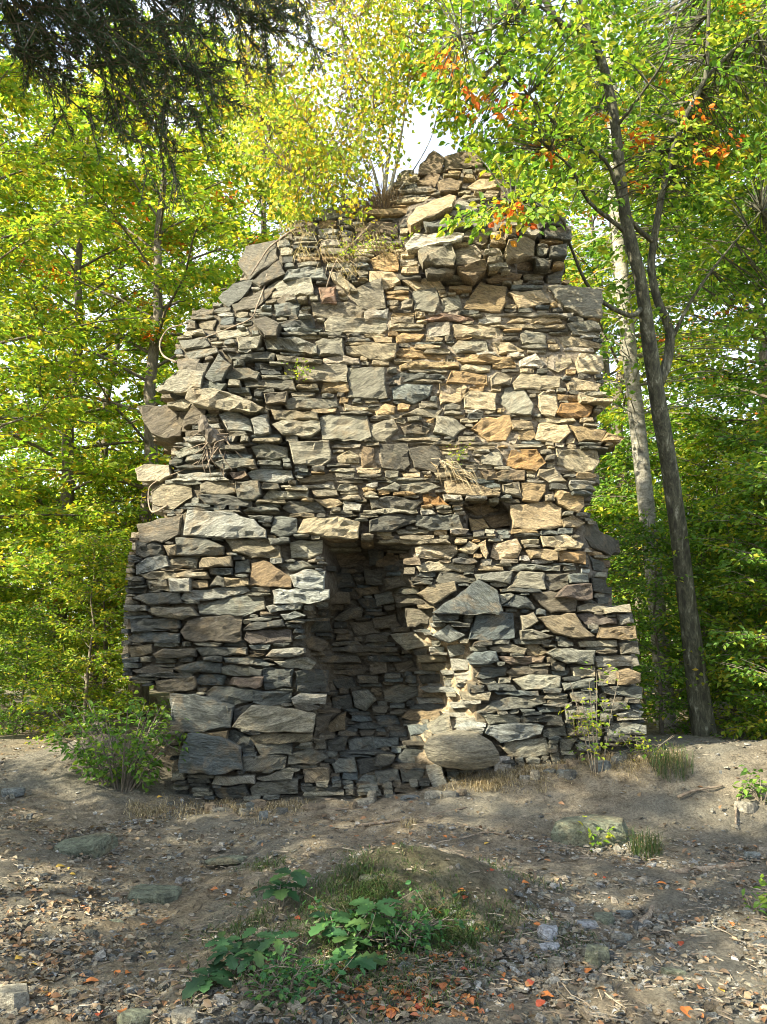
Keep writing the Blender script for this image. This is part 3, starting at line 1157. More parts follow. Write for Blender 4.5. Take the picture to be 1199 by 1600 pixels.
for side in (0, 1):
    for v in range(250, 1240, 15):
        i = int((v - Y0) / ST)
        js = np.nonzero(in_wall[i])[0]
        if not len(js): continue
        u = X0 + (js[0] if side == 0 else js[-1]) * ST
        d = dep(u + (14 if side == 0 else -14), v) + 0.22
        while d < 1.6:
            L = rs.uniform(.12, .3)
            p = W(u, v, WALL_Y + dep(u, v))
            x = p.x + (0.10 if side == 0 else -0.10) + rs.uniform(-.03, .03)
            key = rs.choice('ggtwtn') if side == 0 else rs.choice('gdgnd')
            block(mbs, Vector((x, WALL_Y + d + L / 2, p.z)) - ro, rs.uniform(.09, .15), L / 2, rs.uniform(.03, .05), COLORS[key], rs)
            d += L
for z in np.arange(0.0, 5.4, 0.17):
    half = 2.2 if z < 2.6 else 2.2 - (z - 2.6) * 0.32
    x = -half + 0.1
    while x < half:
        L = rs.uniform(.2, .5)
        block(mbs, Vector((x + L / 2, WALL_Y + 1.78, z)) - ro, L / 2, .07, .075, COLORS[rs.choice('gtgdn')], rs)
        x += L
so = link('small_stones', mbs.mesh('small_stones', M_STONE), ruin)
tag(so, None, None, None, 'stuff')

# ------------------------------------------------------------------ leaves
def leaf_mesh(name, P, D, N, L, Wd, C, mat, hi=False):
    """P positions, D directions, N normals, L lengths, Wd half widths (ratio), C colours"""
    P = np.asarray(P, np.float32); D = np.asarray(D, np.float32); N = np.asarray(N, np.float32)
    n = len(P)
    D /= np.linalg.norm(D, axis=1, keepdims=True) + 1e-9
    N = N - D * (N * D).sum(1, keepdims=True)
    N /= np.linalg.norm(N, axis=1, keepdims=True) + 1e-9
    B = np.cross(D, N)
    L = np.asarray(L, np.float32)[:, None]; w = L * np.asarray(Wd, np.float32).reshape(-1, 1)
    if not hi:
        V = np.stack([P, P + D * L * .48 + B * w + N * w * .35, P + D * L - N * L * .12, P + D * L * .48 - B * w + N * w * .35], 1)
        m = 4
        f = np.array([0, 1, 2, 0, 2, 3])
    else:
        V = np.stack([P, P + D * L * .28 + B * w * .8 + N * w * .3, P + D * L * .62 + B * w * .85 + N * w * .2, P + D * L - N * L * .18,
                      P + D * L * .62 - B * w * .85 + N * w * .2, P + D * L * .28 - B * w * .8 + N * w * .3, P + D * L * .45 - N * w * .05], 1)
        m = 7
        f = np.array([0, 1, 6, 1, 2, 6, 2, 3, 6, 3, 4, 6, 4, 5, 6, 5, 0, 6])
    idx = (np.arange(n)[:, None] * m + f[None]).ravel()
    Cc = np.repeat(np.asarray(C, np.float32)[:, None, :], m, 1).reshape(-1, 3)
    return raw_mesh(name, V.reshape(-1, 3), idx, np.arange(0, len(idx), 3), mat, Cc, False)

PAL = {
    'yellow': np.array([(.29, .36, .035), (.23, .32, .03), (.38, .38, .04), (.16, .27, .03), (.48, .36, .04), (.12, .22, .025), (.20, .30, .035)]),
    'lime': np.array([(.24, .33, .035), (.17, .28, .03), (.31, .36, .04), (.11, .21, .025), (.36, .35, .04)]),
    'green': np.array([(.11, .22, .035), (.08, .17, .028), (.15, .26, .04), (.19, .28, .04), (.06, .13, .022)]),
    'birch': np.array([(.44, .39, .04), (.34, .37, .04), (.24, .32, .035), (.50, .34, .04), (.16, .25, .03), (.27, .34, .04)]),
    'orange': np.array([(.60, .17, .025), (.60, .27, .04), (.48, .10, .02), (.55, .36, .04)]),
    'deep': np.array([(.055, .16, .055), (.04, .12, .045), (.075, .19, .06), (.11, .22, .06)]),
}
def pal(rg, key, n):
    A = PAL[key]
    c = A[rg.integers(0, len(A), n)]
    return c * rg.uniform(.75, 1.2, (n, 1))

def unit(rg, n, flat=1.0):
    v = rg.normal(size=(n, 3)); v[:, 2] *= flat
    return v / (np.linalg.norm(v, axis=1, keepdims=True) + 1e-9)

class Leaves:
    def __init__(self): self.a = [[] for _ in range(6)]
    def add(self, P, D, N, L, Wd, C):
        for k, x in enumerate((P, D, N, L, Wd, C)): self.a[k].append(np.asarray(x, np.float32))
    def spray(self, rg, p0, p1, n, L, key, width=.3, spread=.12, upn=0.9, mixkey=None, mixp=0.0):
        """leaves along the twig p0-p1, held in a flat fan"""
        p0 = np.array(p0); p1 = np.array(p1)
        d = p1 - p0; ln = np.linalg.norm(d) + 1e-9; d = d / ln
        side = np.cross(d, (0, 0, 1.0)); side /= np.linalg.norm(side) + 1e-9
        t = rg.uniform(.1, 1.05, n)
        s = rg.choice([-1, 1], n)
        lat = rg.uniform(0, spread, n) * s
        P = p0 + d * (t * ln)[:, None] + side * lat[:, None] + rg.normal(size=(n, 3)) * [.02, .02, .035]
        D = d * rg.uniform(.2, 1, n)[:, None] + side * (s * rg.uniform(.3, 1.0, n))[:, None] + rg.normal(size=(n, 3)) * .3
        D[:, 2] -= .15
        N = np.array([0, 0, upn]) + rg.normal(size=(n, 3)) * .5
        C = pal(rg, key, n)
        if mixkey is not None:
            k = rg.random(n) < mixp
            C[k] = pal(rg, mixkey, n)[k]
        self.add(P, D, N, L * rg.uniform(.65, 1.2, n), rg.uniform(width * .8, width * 1.15, n), C)
    def mesh(self, name, mat=M_LEAF, hi=False):
        a = [np.concatenate(x) for x in self.a]
        return leaf_mesh(name, *a, mat, hi)

def grow(seed, H, r0, cb, cr, limbs, twigs, per, leaf, key, mixkey=None, mixp=0.0, lean=(0, 0), bark=M_DARKBARK):
    """a broadleaf tree in local coordinates: (trunk mesh, crown mesh)"""
    rg = np.random.default_rng(seed); rr = random.Random(seed)
    mb = MB(); lv = Leaves()
    n = 9
    trunk = [Vector((lean[0] * (k / n) * H + rr.gauss(0, .012) * H * (k > 0) * (k / n), lean[1] * (k / n) * H + rr.gauss(0, .012) * H * (k / n), -0.3 if k == 0 else H * k / n)) for k in range(n + 1)]
    rad = [r0 * (1 - .9 * (k / n) ** 1.1) * (1.25 if k == 0 else 1) for k in range(n + 1)]
    tr = spline(trunk, 2); rd = lerp_list(rad, 2)
    mb.tube(tr, rd, 9)
    for i in range(limbs):
        u = (i + rr.random()) / limbs
        h = cb + (H - cb) * u * .97
        k = h / H * n; a = int(min(k, n - 1)); p = trunk[a].lerp(trunk[a + 1], k - a)
        az = i * 2.39996 + rr.uniform(-.4, .4)
        ln = cr * (math.sin(math.pi * (u * .8 + .16)) ** .8) * rr.uniform(.65, 1.1)
        el = .12 + .75 * u + rr.uniform(-.15, .2)
        pts = []
        for s in range(5):
            t = s / 4
            a_ = az + rr.uniform(-.15, .15) * t
            pts.append(p + Vector((math.cos(a_) * math.cos(el) * ln * t, math.sin(a_) * math.cos(el) * ln * t, math.sin(el) * ln * t - .16 * ln * t * t)))
        r1 = r0 * .28 * (1 - .6 * u)
        mb.tube(pts, [r1 * (1 - .8 * s / 4) for s in range(5)], 4, cap=False)
        for j in range(twigs):
            t = rr.uniform(.25, 1.0)
            q = t * 4; b = int(min(q, 3)); s0 = pts[b].lerp(pts[b + 1], q - b)
            a2 = az + rr.choice((-1, 1)) * rr.uniform(.2, 1.3)
            tl = rr.uniform(.45, 1.0) * (.6 + .12 * cr)
            e2 = rr.uniform(-.35, .45)
            s1 = s0 + Vector((math.cos(a2) * math.cos(e2), math.sin(a2) * math.cos(e2), math.sin(e2))) * tl
            mb.tube([s0, s0.lerp(s1, .5) + Vector((0, 0, .03)), s1], [.008, .006, .003], 3, cap=False)
            kk = key
            if mixkey == 'orange' and rr.random() < mixp: kk = 'orange'
            lv.spray(rg, s0, s1, per, leaf, kk, spread=.22, mixkey='yellow' if key != 'yellow' else 'lime', mixp=.2)
    return mb.mesh('trunk', bark, True), lv.mesh('crown')

protos = {
    'yellow': grow(21, 12.0, .15, 1.6, 3.0, 46, 13, 40, .115, 'yellow', 'orange', .035),
    'lime': grow(22, 11.0, .13, 1.2, 2.8, 46, 13, 38, .11, 'lime', 'orange', .02),
    'green': grow(23, 14.0, .15, 1.2, 3.2, 52, 13, 36, .115, 'green', 'orange', .015),
    'mixed': grow(24, 13.0, .15, 1.4, 3.0, 50, 13, 36, .115, 'lime', 'orange', .05),
}
protos['young'] = grow(25, 4.2, .045, .25, 1.5, 34, 9, 24, .10, 'green')
protos['youngy'] = grow(26, 4.6, .045, .3, 1.6, 34, 9, 24, .105, 'lime')

def plant_tree(name, proto, loc, rz, sc, label, cat='tree', group=None):
    t = empty(name, loc)
    t.rotation_euler.z = rz
    t.scale = (sc, sc, sc)
    tag(t, label, cat, group)
    link('trunk', protos[proto][0], t)
    link('crown', protos[proto][1], t)
    return t

def at(u, v, Y): 
    p = W(u, v, Y)
    return (p.x, p.y, gz(p.x, p.y) - .05)

plant_tree('beech_tree', 'yellow', at(85, 1100, 13.5), .4, 1.0, 'yellow leaved tree with straight grey trunk standing nearest the left path')
plant_tree('beech_tree', 'lime', at(143, 1080, 16.5), 2.2, 1.05, 'slim pale trunk tree just right of the nearest left trunk')
LLs = ['golden leaved tree filling the left edge in front of the wood', 'golden tree rising right behind the left broken edge of the ruin', 'lime green tree at the far left behind the golden one', 'light green tree showing above the left shoulder of the ruin',
       'tall yellow tree deep in the wood at the far left', 'tall light green tree deep in the wood behind the left trunks', 'yellow tree far behind the birch on the wall']
GL = 'yellowing trees in the wood left of the ruin'
LL = 'yellow green leafy tree in the dense wood left of the ruin'
for (x, y, k, rz, s) in [(-5.6, 9.8, 'yellow', 2.6, .82), (-3.9, 12.6, 'yellow', 1.1, 1.02), (-7.6, 12.2, 'lime', 3.3, .95), (-2.6, 15.5, 'mixed', 5.0, 1.06), (-9.3, 17.5, 'yellow', 2.0, 1.1), (-5.2, 19.5, 'mixed', .7, 1.1), (-1.2, 20.5, 'yellow', 4.1, .95)]:
    plant_tree('beech_tree', k, (x, y, gz(x, y) - .05), rz, s, LLs.pop(0), 'tree', GL)
LRs = ['deep green tree at the right edge nearest the path', 'deep green tree close behind the leaning beech', 'deep green tree between the edge tree and the wood at right', 'light green tree behind the pale mottled trunk',
       'tall green tree deep in the wood at the far right', 'light green tree far behind the right edge of the ruin', 'tall green tree deep in the wood behind the leaning beech']
GR = 'green trees in the wood right of the ruin'
LR = 'green leafy tree in the dense wood right of the ruin'
for (x, y, k, rz, s) in [(6.0, 9.6, 'green', 2.0, .85), (6.2, 11.6, 'mixed', .3, .95), (7.2, 13.5, 'green', 2.3, 1.05), (4.6, 14.5, 'mixed', 1.5, 1.0), (8.8, 17.5, 'green', 4.4, 1.15), (2.8, 18.5, 'mixed', 3.1, 1.05), (6.0, 20.5, 'green', 5.2, 1.2)]:
    plant_tree('beech_tree', k, (x, y, gz(x, y) - .05), rz, s, LRs.pop(0), 'tree', GR)
GU = 'young trees of the undergrowth'
for (x, y, k, rz, s, lab) in [(3.35, 9.6, 'young', .2, .62, 'low green sapling between the ruin and the pale trunk'), (4.9, 9.6, 'young', 1.9, .8, 'bright green sapling right of the leaning beech trunk'), (4.5, 8.1, 'young', 4.4, .74, 'green sapling reaching in from the right edge before the beech trunk'), (4.55, 8.9, 'youngy', 1.4, .72, 'tall yellow green sapling at the right edge beyond the path'), (5.3, 12.0, 'youngy', 3.0, 1.0, 'yellow green sapling behind the leaning beech on the right'),
                              (-4.9, 10.8, 'young', 4.0, .42, 'low green sapling beside the left path'), (-6.9, 12.6, 'youngy', 5.0, .8, 'yellow green sapling at the far left edge of the wood'), (-3.9, 10.4, 'youngy', 2.5, .6, 'small sapling close behind the left corner of the ruin')]:
    plant_tree('sapling', k, (x, y, gz(x, y) - .05), rz, s, lab, 'sapling', GU)
for side, pts_ in (('left', [(-4.4, 12.4), (-7.4, 11.6), (-5.0, 14.2), (-7.6, 15.0), (-6.4, 17.4), (-3.6, 16.4)]), ('right', [(4.5, 11.0), (5.7, 10.2), (6.6, 11.8), (4.1, 12.6), (5.9, 13.4), (7.6, 14.6), (3.4, 14.2), (5.0, 16.6)])):
    for q_, (x, y) in enumerate(pts_):
        plant_tree('sapling', ('youngy', 'young')[q_ % 2] if side == 'left' else ('young', 'young', 'youngy')[q_ % 3], (x, y, gz(x, y) - .05), q_ * 1.3, .75 + .12 * (q_ % 4), 'leafy sapling in the undergrowth of the wood on the ' + side, 'sapling', 'undergrowth saplings on the ' + side)

# far wood: one mass closing the gaps near the ground
def far_wood():
    rg = np.random.default_rng(77)
    lv = Leaves(); mb = MB()
    n = 1500
    x = rg.uniform(-26, 26, n); y = rg.uniform(21, 36, n)
    for k in range(n):
        zb = gz(x[k], y[k])
        c = np.array([x[k], y[k], zb + rg.uniform(.05, 1) ** 1.6 * 9.5])
        m = 64
        P = c + rg.normal(size=(m, 3)) * [1.0, .8, .8]
        lv.add(P, unit(rg, m), unit(rg, m) * .6 + [0, -.2, .6], rg.uniform(.16, .30, m), rg.uniform(.3, .4, m), pal(rg, 'lime' if x[k] < 0 else 'green', m))
    return lv.mesh('far_wood')
fw = link('far_wood', far_wood())
tag(fw, 'far green wood closing the view behind the ruin', None, None, 'stuff')

# ------------------------------------------------------------------ leaning beech at the right
def pxline(L): return [W(*p) for p in L]
beech = empty('beech_tree', G(1100, 1160))
tag(beech, 'large dark beech leaning left beside the ruin with branches over its top', 'tree')
bl = beech.location
LIMBS = []
def limb(name, L, r0, r1, sides=8, per=3, n=None):
    pts = spline(pxline(L), per)
    m = len(pts)
    rad = [r0 + (r1 - r0) * k / (m - 1) for k in range(m)]
    mb = MB(); mb.tube([p - bl for p in pts], rad, sides)
    LIMBS.append(pts)
    return link(name, mb.mesh(name, M_BEECH, True), beech)
tp = pxline([(1108, 1185, 9.0), (1098, 1130, 9.0), (1076, 960, 8.9), (1051, 760, 8.7), (1024, 600, 8.4), (1003, 450, 8.1), (986, 380, 8.0), (973, 310, 7.9), (962, 200, 7.7), (945, 110, 7.6), (928, 68, 7.5)])
pts = spline(tp, 3); rad = lerp_list([.19, .130, .104, .096, .088, .066, .068, .062, .052, .048, .045], 3)
mb = MB(); rr = random.Random(2)
mb.tube([p - bl for p in pts], rad, 14, rough=.06, rng=rr)
for a, l_ in ((0.2, 1.0), (1.6, .5), (2.9, .8), (3.7, .6), (4.5, .75), (5.4, .9)):
    e = Vector((math.cos(a), math.sin(a), 0)) * l_
    p = pts[1] - bl
    mb.tube([p + Vector((0, 0, .12)), p + e * .35 + Vector((0, 0, .0)), p + e * .7 + Vector((0, 0, -.10)), p + e + Vector((0, 0, -.2))], [.13, .095, .055, .02], 7)
link('trunk', mb.mesh('trunk', M_BEECH, True), beech)
LIMBS.append(pts[12:])
limb('branch', [(1030, 600, 8.4), (1044, 560, 8.4), (1046, 515, 8.35), (1028, 470, 8.3), (1018, 420, 8.25), (1022, 378, 8.2), (1035, 300, 8.1), (1052, 235, 8.0), (1075, 175, 7.9), (1102, 122, 7.8), (1106, 60, 7.7), (1110, -60, 7.5)], .06, .018)
limb('branch', [(1102, 122, 7.8), (1150, 75, 7.7), (1205, 35, 7.6), (1290, -40, 7.5)], .02, .008, 6)
limb('branch', [(1022, 378, 8.2), (990, 350, 8.0), (965, 298, 7.8), (945, 250, 7.6), (880, 205, 7.3), (800, 120, 7.0), (740, 60, 6.8)], .032, .008, 6)
limb('branch', [(985, 372, 8.0), (965, 352, 7.9), (920, 315, 7.6), (892, 262, 7.3), (860, 235, 7.0)], .03, .008, 6)
limb('branch', [(1003, 482, 8.15), (985, 493, 8.0), (942, 472, 7.8), (915, 440, 7.5), (890, 380, 7.2), (872, 335, 6.9), (800, 320, 6.6)], .03, .008, 6)
limb('branch', [(928, 70, 7.5), (905, 45, 7.4), (880, 40, 7.3), (852, 0, 7.2), (800, -110, 7.0)], .045, .03)
limb('branch', [(928, 70, 7.5), (914, 30, 7.5), (906, -20, 7.5), (890, -150, 7.4)], .035, .024)
limb('branch', [(870, 30, 7.25), (830, 5, 7.1), (790, 38, 6.9), (720, 55, 6.7)], .02, .006, 5)
limb('branch', [(962, 200, 7.7), (1000, 150, 7.4), (1040, 90, 7.1), (1060, 20, 6.9)], .02, .006, 5)
limb('branch', [(1046, 540, 8.4), (1080, 470, 8.2), (1130, 400, 8.0), (1190, 330, 7.8)], .025, .006, 5)
LP = np.array([tuple(p) for L in LIMBS for p in L])
rg = np.random.default_rng(8)
lv = Leaves(); tw = MB()
ORANGE = [(740, 150), (690, 100), (1110, 238), (1135, 228), (1088, 182), (1012, 216), (850, 235), (800, 335), (1000, 285), (945, 180), (790, 165), (1040, 130), (1160, 20), (835, 225)]
def beech_targets(n, u0, u1, v0, v1, y0, y1, keep=None):
    for _ in range(n):
        u, v = rg.uniform(u0, u1), rg.uniform(v0, v1)
        if keep is not None and not keep(u, v): continue
        p = np.array(W(u, v, rg.uniform(y0, y1)))
        d = np.linalg.norm(LP - p, axis=1)
        q = LP[np.argmin(d)]
        if d.min() > 1.6: q = p + (q - p) / d.min() * 1.6
        st = p + (q - p) * .55
        mid = (p + q) / 2 + np.array([0, 0, .06])
        tw.tube([Vector(q) - bl, Vector(mid) - bl, Vector(p) - bl], [.008, .006, .003], 3, cap=False)
        o = min(math.hypot(u - a, v - b) for a, b in ORANGE)
        key = 'orange' if o < 16 else ('lime' if rg.random() < .62 else 'green')
        d_ = (p - q); d_ /= np.linalg.norm(d_) + 1e-6
        lv.spray(rg, p - d_ * .22, p + d_ * .12, int(rg.integers(9, 17)), .082, key, .33, .13, .7)
up_left = lambda u, v: v < 150 + (u - 640) * 0.9
beech_targets(470, 650, 930, -60, 300, 6.4, 8.2, up_left)
beech_targets(620, 900, 1260, -60, 330, 8.0, 9.6)
beech_targets(90, 960, 1260, -60, 330, 7.0, 8.0)
beech_targets(130, 940, 1260, 300, 520, 8.2, 9.4)
beech_targets(60, 690, 860, 280, 350, 6.2, 6.8, lambda u, v: abs(v - (365 - (u - 690) * .32)) < 30)
link('twigs', tw.mesh('twigs', M_BEECH), beech)
cw = lv.mesh('crown', M_LEAF, True)
co = link('crown', cw, beech)
cw.transform(Matrix.Translation(-Vector(bl)))

# pale trunk behind it
pt = empty('pale_tree', at(1042, 1130, 11.0))
tag(pt, 'pale mottled trunk rising just left of the dark leaning beech', 'tree')
pp = spline(pxline([(1046, 1190, 11.0), (1035, 1040, 11.0), (1020, 880, 10.9), (1000, 700, 10.8), (985, 560, 10.7), (975, 460, 10.6), (962, 300, 10.5), (955, 100, 10.4), (948, -200, 10.2)]), 3)
mb = MB(); mb.tube([p - pt.location for p in pp], lerp_list([.14, .122, .117, .112, .105, .10, .09, .07, .05], 3), 10, rough=.03, rng=rr)
link('trunk', mb.mesh('trunk', M_PALE, True), pt)
lv = Leaves(); tw = MB()
PPn = np.array([tuple(p) for p in pp])
for _ in range(260):
    u, v = rg.uniform(850, 1260), rg.uniform(-80, 640)
    p = np.array(W(u, v, rg.uniform(9.8, 11.8)))
    d = np.linalg.norm(PPn - p, axis=1); q = PPn[np.argmin(d)]
    st = q if d.min() < 2.2 else p + (q - p) / d.min() * 2.2
    tw.tube([Vector(st) - pt.location, Vector((p + st) / 2 + [0, 0, .08]) - pt.location, Vector(p) - pt.location], [.012, .008, .003], 3, cap=False)
    d_ = (p - q) / (d.min() + 1e-6)
    lv.spray(rg, p - d_ * .3, p + d_ * .15, int(rg.integers(10, 20)), .095, 'lime' if rg.random() < .4 else 'green', .33, .2, .7)
link('twigs', tw.mesh('twigs', M_PALE), pt)
cw = lv.mesh('crown'); cw.transform(Matrix.Translation(-Vector(pt.location))); link('crown', cw, pt)

# ------------------------------------------------------------------ birch growing on the wall top
birch = empty('birch_tree', W(598, 325, 7.55))
tag(birch, 'slender yellow birch with several stems growing out of the wall top', 'tree')
bo = birch.location
STEMS = [([(598, 330, 7.5), (604, 270, 7.55), (612, 200, 7.55), (618, 120, 7.6), (612, 20, 7.6), (605, -90, 7.6)], .028), ([(600, 330, 7.5), (618, 262, 7.5), (630, 190, 7.5), (640, 110, 7.45), (652, 10, 7.4)], .024),
         ([(596, 328, 7.55), (585, 270, 7.6), (560, 200, 7.6), (540, 120, 7.6), (535, 20, 7.6), (540, -60, 7.6)], .018), ([(592, 328, 7.5), (560, 290, 7.4), (520, 250, 7.35), (480, 190, 7.3), (440, 120, 7.3)], .012),
         ([(592, 330, 7.5), (550, 312, 7.35), (500, 290, 7.3), (455, 268, 7.25)], .009), ([(600, 325, 7.5), (598, 260, 7.35), (588, 190, 7.3), (570, 110, 7.25), (560, 30, 7.2)], .013), ([(604, 322, 7.5), (640, 275, 7.5), (672, 220, 7.5), (690, 160, 7.5)], .009),
         ([(594, 330, 7.5), (575, 300, 7.3), (545, 262, 7.2), (530, 210, 7.1)], .007), ([(595, 330, 7.5), (540, 300, 7.5), (470, 240, 7.5), (410, 180, 7.5), (385, 120, 7.5)], .012)]
BP = []
for L, r in STEMS:
    pts = spline(pxline(L), 4)
    mb = MB(); mb.tube([p - bo for p in pts], [r * (1 - .75 * k / (len(pts) - 1)) for k in range(len(pts))], 6)
    link('stem', mb.mesh('stem', M_PALE, True), birch)
    BP += [tuple(p) for p in pts[4:]]
BP = np.array(BP)
lv = Leaves(); tw = MB()
def birch_targets(n, u0, u1, v0, v1, keep=None, key='birch'):
    for _ in range(n):
        u, v = rg.uniform(u0, u1), rg.uniform(v0, v1)
        if keep is not None and not keep(u, v): continue
        p = np.array(W(u, v, rg.uniform(7.0, 8.3)))
        d = np.linalg.norm(BP - p, axis=1); q = BP[np.argmin(d)]
        st = q if d.min() < .9 else p + (q - p) / d.min() * .9
        tw.tube([Vector(st) - bo, Vector((p + st) / 2 + [0, 0, .05]) - bo, Vector(p) - bo], [.005, .004, .002], 3, cap=False)
        m = int(rg.integers(10, 18))
        P = p + rg.normal(size=(m, 3)) * [.08, .08, .10]
        D = unit(rg, m); D[:, 2] -= .7
        lv.add(P, D, unit(rg, m) + [-.3, -.5, .3], rg.uniform(.04, .064, m), rg.uniform(.36, .44, m), pal(rg, key, m))
bk = lambda u, v: not ((u - 660) ** 2 / 45 ** 2 + (v - 205) ** 2 / 50 ** 2 < 1) and not ((u - 395) ** 2 / 30 ** 2 + (v - 330) ** 2 / 60 ** 2 < 1) and v < 330 - abs(u - 590) * 0.12
birch_targets(560, 360, 650, -60, 250, bk)
birch_targets(230, 385, 570, 200, 345, bk)
birch_targets(220, 560, 730, -50, 200, bk)
birch_targets(60, 430, 560, 290, 345)
link('twigs', tw.mesh('twigs', M_ROOT), birch)
cw = lv.mesh('crown'); cw.transform(Matrix.Translation(-Vector(bo))); link('crown', cw, birch)

# ------------------------------------------------------------------ fir boughs at the upper left
fir = empty('fir_tree', (-3.3, 1.6, gz(-3.3, 1.6)))
tag(fir, 'dark fir reaching over the upper left corner with needle boughs', 'fir')
fo = fir.location
mb = MB()
ft = [Vector((0.0, 0, -.2)), Vector((.02, 0, 3)), Vector((-.03, .05, 7)), Vector((0, 0, 11))]
mb.tube(spline(ft, 4), lerp_list([.2, .17, .12, .03], 4), 10)
link('trunk', mb.mesh('trunk', M_DARKBARK, True), fir)
rgf = np.random.default_rng(31)
needP = []; needD = []; needL = []
def bough(a, b, name='bough'):
    """a drooping bough with side twigs and needles between two world points"""
    a = Vector(a); b = Vector(b)
    n = 9
    pts = [a.lerp(b, k / n) + Vector((0, 0, .35 * math.sin(math.pi * k / n) * (1 if k < n else 0))) + Vector(rgf.normal(size=3) * .02) for k in range(n + 1)]
    wood = MB(); NP = []; ND = []
    wood.tube([p - fo for p in pts], [.025 * (1 - .85 * k / n) for k in range(n + 1)], 5)
    ax = (b - a).normalized()
    sd_ = ax.cross(Vector((0, 0, 1))).normalized()
    m = int((b - a).length * 20)
    for k in range(m):
        t = rgf.uniform(.3, 1.0)
        q = t * n; i = int(min(q, n - 1)); p = pts[i].lerp(pts[i + 1], q - i)
        s = rgf.choice([-1, 1])
        ln = rgf.uniform(.25, .62) * (1.15 - .55 * t)
        d = (ax * rgf.uniform(.3, .9) + sd_ * s * rgf.uniform(.5, 1) + Vector((0, 0, rgf.uniform(-.55, .2)))).normalized()
        e = p + d * ln
        tws = [(p, e)]
        for _ in range(int(ln * 11)):
            tt = rgf.uniform(.2, .95); c = p.lerp(e, tt)
            d2 = (d + Vector(rgf.normal(size=3)) * .55 + Vector((0, 0, -.2))).normalized()
            tws.append((c, c + d2 * rgf.uniform(.08, .2)))
        for (c, f) in tws:
            wood.tube([c - fo, f - fo], [.0035, .002], 3, cap=False)
            L = (f - c).length; nn = int(L * 270)
            tt = rgf.uniform(0, 1.02, nn)
            dd = np.array(f - c) / L
            NP.append(np.array(c) + np.outer(tt * L, dd))
            v = rgf.normal(size=(nn, 3)); v -= np.outer(v @ dd, dd); v /= np.linalg.norm(v, axis=1, keepdims=True)
            ND.append(v * .8 + dd * .75)
    o = link(name, wood.mesh(name, M_DARKBARK), fir)
    P = np.concatenate(NP) - np.array(fo); D = np.concatenate(ND)
    m = len(P)
    me = leaf_mesh('needles', P, D, unit(rgf, m), rgf.uniform(.02, .032, m), np.full(m, .08), np.array([.035, .062, .026]) * rgf.uniform(.6, 1.8, (m, 1)), M_NEEDLE)
    link('needles', me, o)
TOP = fo + Vector((0, 0, 0))
for (u, v, Y, z0) in [(120, 165, 3.1, 4.1), (200, 180, 3.0, 4.3), (260, 190, 3.3, 4.4), (310, 150, 3.2, 4.6), (350, 110, 3.4, 4.7), (410, 50, 3.3, 4.9), (460, -10, 3.5, 5.1),
                      (130, 60, 2.8, 4.2), (230, 95, 2.9, 4.4), (300, 50, 3.0, 4.7), (380, 0, 3.1, 5.0), (200, 10, 2.8, 4.5), (430, -20, 3.7, 5.2), (440, 45, 3.2, 5.0), (470, 20, 3.4, 5.1), (270, 0, 3.1, 4.8)]:
    bough(Vector((fo.x, fo.y, z0)), W(u, v, Y))
for (x, y, z, z0) in [(-5.0, 1.0, 2.4, 3.2), (-4.6, 3.0, 2.6, 3.4), (-2.6, -.2, 2.6, 3.4)]:
    bough(Vector((fo.x, fo.y, z0)), Vector((x, y, z)))

# trees left of the path: their shade falls over the wall's foot and the ground
GS = 'leafy trees at the left of the path'
LS = 'green tree left of the path that shades the ground'
for (x, y, k, rz, s) in [(-6.6, 4.5, 'lime', .3, .50), (-6.6, 3.1, 'lime', 2.2, .53), (-6.9, 1.7, 'mixed', 1.2, .60), (-6.5, .3, 'green', 2.4, .55), (-6.3, -1.4, 'lime', 3.0, .52)]:
    plant_tree('beech_tree', k, (x, y, gz(x, y) - .05), rz, s, LS, 'tree', GS)

# ------------------------------------------------------------------ small plants
def shrub(name, base, spread, height, n, leaf, key, label, cat='shrub', stems=7, seed=1, perT=10, hi=True):
    rg_ = np.random.default_rng(seed)
    t = empty(name, base); tag(t, label, cat)
    mb = MB(); lv = Leaves(); tips = []
    for s in range(stems):
        a = rg_.uniform(0, 6.28); r = rg_.uniform(.2, 1) * spread
        e = Vector((math.cos(a) * r, math.sin(a) * r * .7, height * rg_.uniform(.55, 1.05)))
        st = Vector((e.x * .15, e.y * .15, -.03))
        pts = spline([st, st.lerp(e, .5) + Vector((0, 0, .08 * height)), e], 4)
        mb.tube(pts, [.006 * (1 - .6 * k / 8) for k in range(9)], 4)
        tips.append(pts)
    for k in range(n):
        pts = tips[rg_.integers(0, len(tips))]
        p = pts[int(rg_.integers(2, 9))]
        d = Vector(rg_.normal(size=3)); d.z = d.z * .35 + .1; d.normalize()
        e = p + d * rg_.uniform(.1, .28) * min(1, spread * 2.2)
        mb.tube([p, e], [.003, .0015], 3, cap=False)
        lv.spray(rg_, p, e, perT, leaf, key, .3, .05, .9)
    link('stems', mb.mesh('stems', M_DARKBARK), t)
    link('leaves', lv.mesh('leaves', M_LEAF, hi), t)
    return t
b0 = G(190, 1235); 
shrub('green_shrub', b0, .66, .68, 125, .060, 'green', 'bright green leafy shrub against the left foot of the ruin', stems=30, seed=4, perT=9)
b1 = G(120, 1130)
shrub('green_shrub', b1, .6, .45, 90, .055, 'green', 'low green bush on the earth heap left of the ruin', stems=10, seed=5, perT=8)
b2 = Vector((W(925, 1180, 6.75).x, 6.62, gz(W(925, 1180, 6.75).x, 6.62)))
shrub('young_sapling', b2, .24, .86, 34, .05, 'lime', 'thin sapling with yellow green leaves before the right foot of the wall', 'sapling', stems=6, seed=6, perT=4)
b3 = G(930, 1322)
shrub('seedling', b3, .12, .14, 12, .05, 'lime', 'small bright green seedling beside the flat mossy rock', 'seedling', stems=4, seed=7, perT=4)
b4 = G(1190, 1255)
